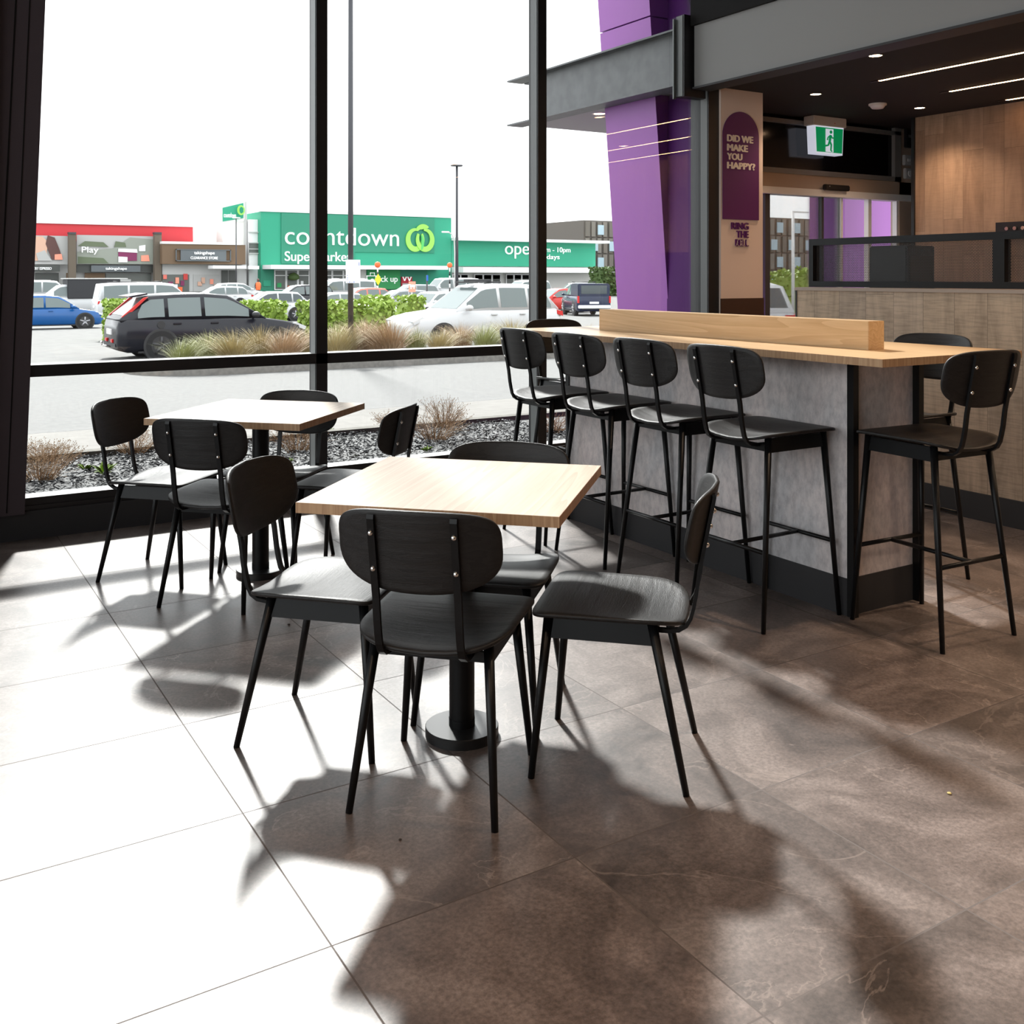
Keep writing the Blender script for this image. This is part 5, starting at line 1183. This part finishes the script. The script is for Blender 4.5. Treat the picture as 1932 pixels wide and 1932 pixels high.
# hotel block
def hotel(u0, u1, v0, y, lb, cu0, nfl, par_n, dpt=15):
    oo = ((Xx(u0, y)+Xx(u1, y))/2, y, gz(y)); t = thing('office_block', lb, 'building', oo)
    zt_ = at((u0+u1)/2, v0, y=y).z; x0_, x1_ = Xx(u0, y)-oo[0], Xx(u1, y)-oo[0]; H_ = zt_-oo[2]
    MB().box(x0_, 0, 0, x1_, dpt, H_).build('wall', 'hotel2', t)
    xs0 = Xx(cu0, y)-oo[0]; n = par_n; ww = (x1_-xs0)/n; r = random.Random(int(y))
    A = MB(); B_ = MB()
    for f_ in range(nfl):
        z0_ = H_*f_/nfl; z1_ = H_*(f_+1)/nfl-.25
        for k in range(n):
            (A if (k+f_) % 2 else B_).box(xs0+ww*k+.08, -.25-.12*((k+f_) % 2), z0_, xs0+ww*(k+1)-.35, -.01, z1_)
    A.build('cladding_panels', 'hotel1', t); B_.build('cladding_panels', 'hotel3', t)
    for f_ in range(nfl):
        for k in range(1, n, 3):
            kk = k+(f_ % 2); 
            if kk >= n: continue
            wdw = MB().box(xs0+ww*kk, -.55, H_*(f_+.12)/nfl, xs0+ww*(kk+1), -.4, H_*(f_+.72)/nfl).build('window', 'paleglass', t)
    return t
hotel(1101, 1200, 417, 150, 'grey and brown panelled office block above the green wing, left of the purple tower', 1103, 4, 9, 12.5)
hotel(1440, 1598, 413, 120, 'panelled office block seen through the entrance door', 1440, 4, 15)
# greenery at the right
def trees(u0, u1, vt, D, lb, seed, m='leaf2', n=700, ls=.35, dp=2.5):
    a = at(u0, vt, D=D); y = a.y; leafy('tree', lb, at(u0, vt, y=y).x, at(u1, vt, y=y).x, y, dp, at((u0+u1)/2, vt, y=y).z, m, n, seed, ls, cat='tree')
trees(1124, 1150, 507, 105, 'dark round tree beside the white canopy end', 11)
trees(1456, 1500, 518, 60, 'sunlit olive green bushes seen through the entrance door, left part', 12, 'leaf', 700, .2)
trees(1488, 1528, 512, 56, 'paler green tree seen through the entrance door', 13, 'leaf', 700, .2)
trees(1530, 1592, 505, 62, 'yellowish bushes seen through the perforated screen', 14, 'leaf', 700, .2)
p = at(1496.5, 540, D=52); ht = at(1497, 398, D=52).z-gz(p.y)
t = thing('lamp_post', 'pale lamp post with a short arm seen through the entrance door', 'lamp post', (p.x, p.y, gz(p.y))); MB().cyl((0, 0, 0), (0, 0, ht), .09, .07, 10).build('pole', 'white', t); MB().bbox(-.05, -.08, ht-.08, 1.1, .08, ht, .02).build('lamp_head', 'white', t)

# ================================================================== canopy, beam, purple towers outside
bm_ = thing('canopy_beam', 'grey steel I-beam of the canopy running outward from the window front', 'beam', (XB, 8.0, 2.79))
yb0, yb1 = YF+.13, 8.33
MB().box(-.01, yb0-8, .012, .01, 8.05-8, .42).build('web', 'beam', bm_)
MB().box(-.085, yb0-8, .418, .085, yb1-8, .432).box(-.085, yb0-8, 0, .085, yb1-8, .014).build('flange', 'beam', bm_)
cn = thing('canopy_roof', 'pale canopy soffit with round downlight outside the entrance', 'canopy', (7.4, 7.3, 2.82))
MB().box(XB+.09-7.4, yb0+.0-7.3, -.01, 2.6, 8.33-7.3, .015).build('soffit', 'soffit', cn)
MB().box(XB+.09-7.4, 7.98-7.3, .016, 2.6, 8.05-7.3, .39).box(XB+.09-7.4, yb0-7.3, .38, 2.6, 8.3-7.3, .40).build('fascia', 'beam', cn)
t = thing('downlight', 'round downlight set in the pale canopy soffit outside', 'ceiling light', (5.44, 7.35, 2.82)); MB().lathe([(.0005, -.012), (.05, -.012), (.052, 0)], 24).build('lens', 'lampface', t); MB().lathe([(.052, 0), (.052, -.016), (.066, -.014), (.068, 0)], 24).build('trim_ring', 'white', t)
def tower(name, lb, xb, xt, ya, yb, wx, z1, loc, joints, m1='purple'):
    t = thing(name, lb, 'tower', loc); lx, ly, lz = loc
    def xl(z): return xb+(xt-xb)*(z-1.04)/(3.556-1.04)
    cuts = [lz]+joints+[z1]
    for za, zb in zip(cuts, cuts[1:]):
        g = .012; b = MB(); vs = []
        for z in (za+g/2, zb-g/2):
            for (x, y) in ((xl(z), ya), (xl(z)+wx, ya), (xl(z)+wx, yb), (xl(z), yb)): vs.append((x-lx, y-ly, z-lz))
        b.add(vs, [(0, 1, 2, 3), (4, 5, 6, 7), (0, 1, 5, 4), (1, 2, 6, 5), (2, 3, 7, 6), (3, 0, 4, 7)]); b.build('panel', m1, t)
    return t
tw1 = tower('purple_tower', 'leaning purple clad tower outside, passing through the entrance canopy', 5.396, 5.193, 6.35, 7.02, .95, 7.5, (5.85, 6.68, gz(6.7)), [3.43, 5.2])
for u0, u1, lb in ((1594, 1695, 'plain purple clad wall seen through the right side of the entrance door'),):
    a = at(u0, 500, y=7.6).x; b_ = at(u1, 500, y=7.6).x
    t = thing('purple_wall', lb, 'wall', ((a+b_)/2, 7.6, gz(7.6))); W_2 = (b_-a)/2
    MB().box(-W_2, 0, 0, W_2, .5, 2.85).build('panel', 'purple', t)
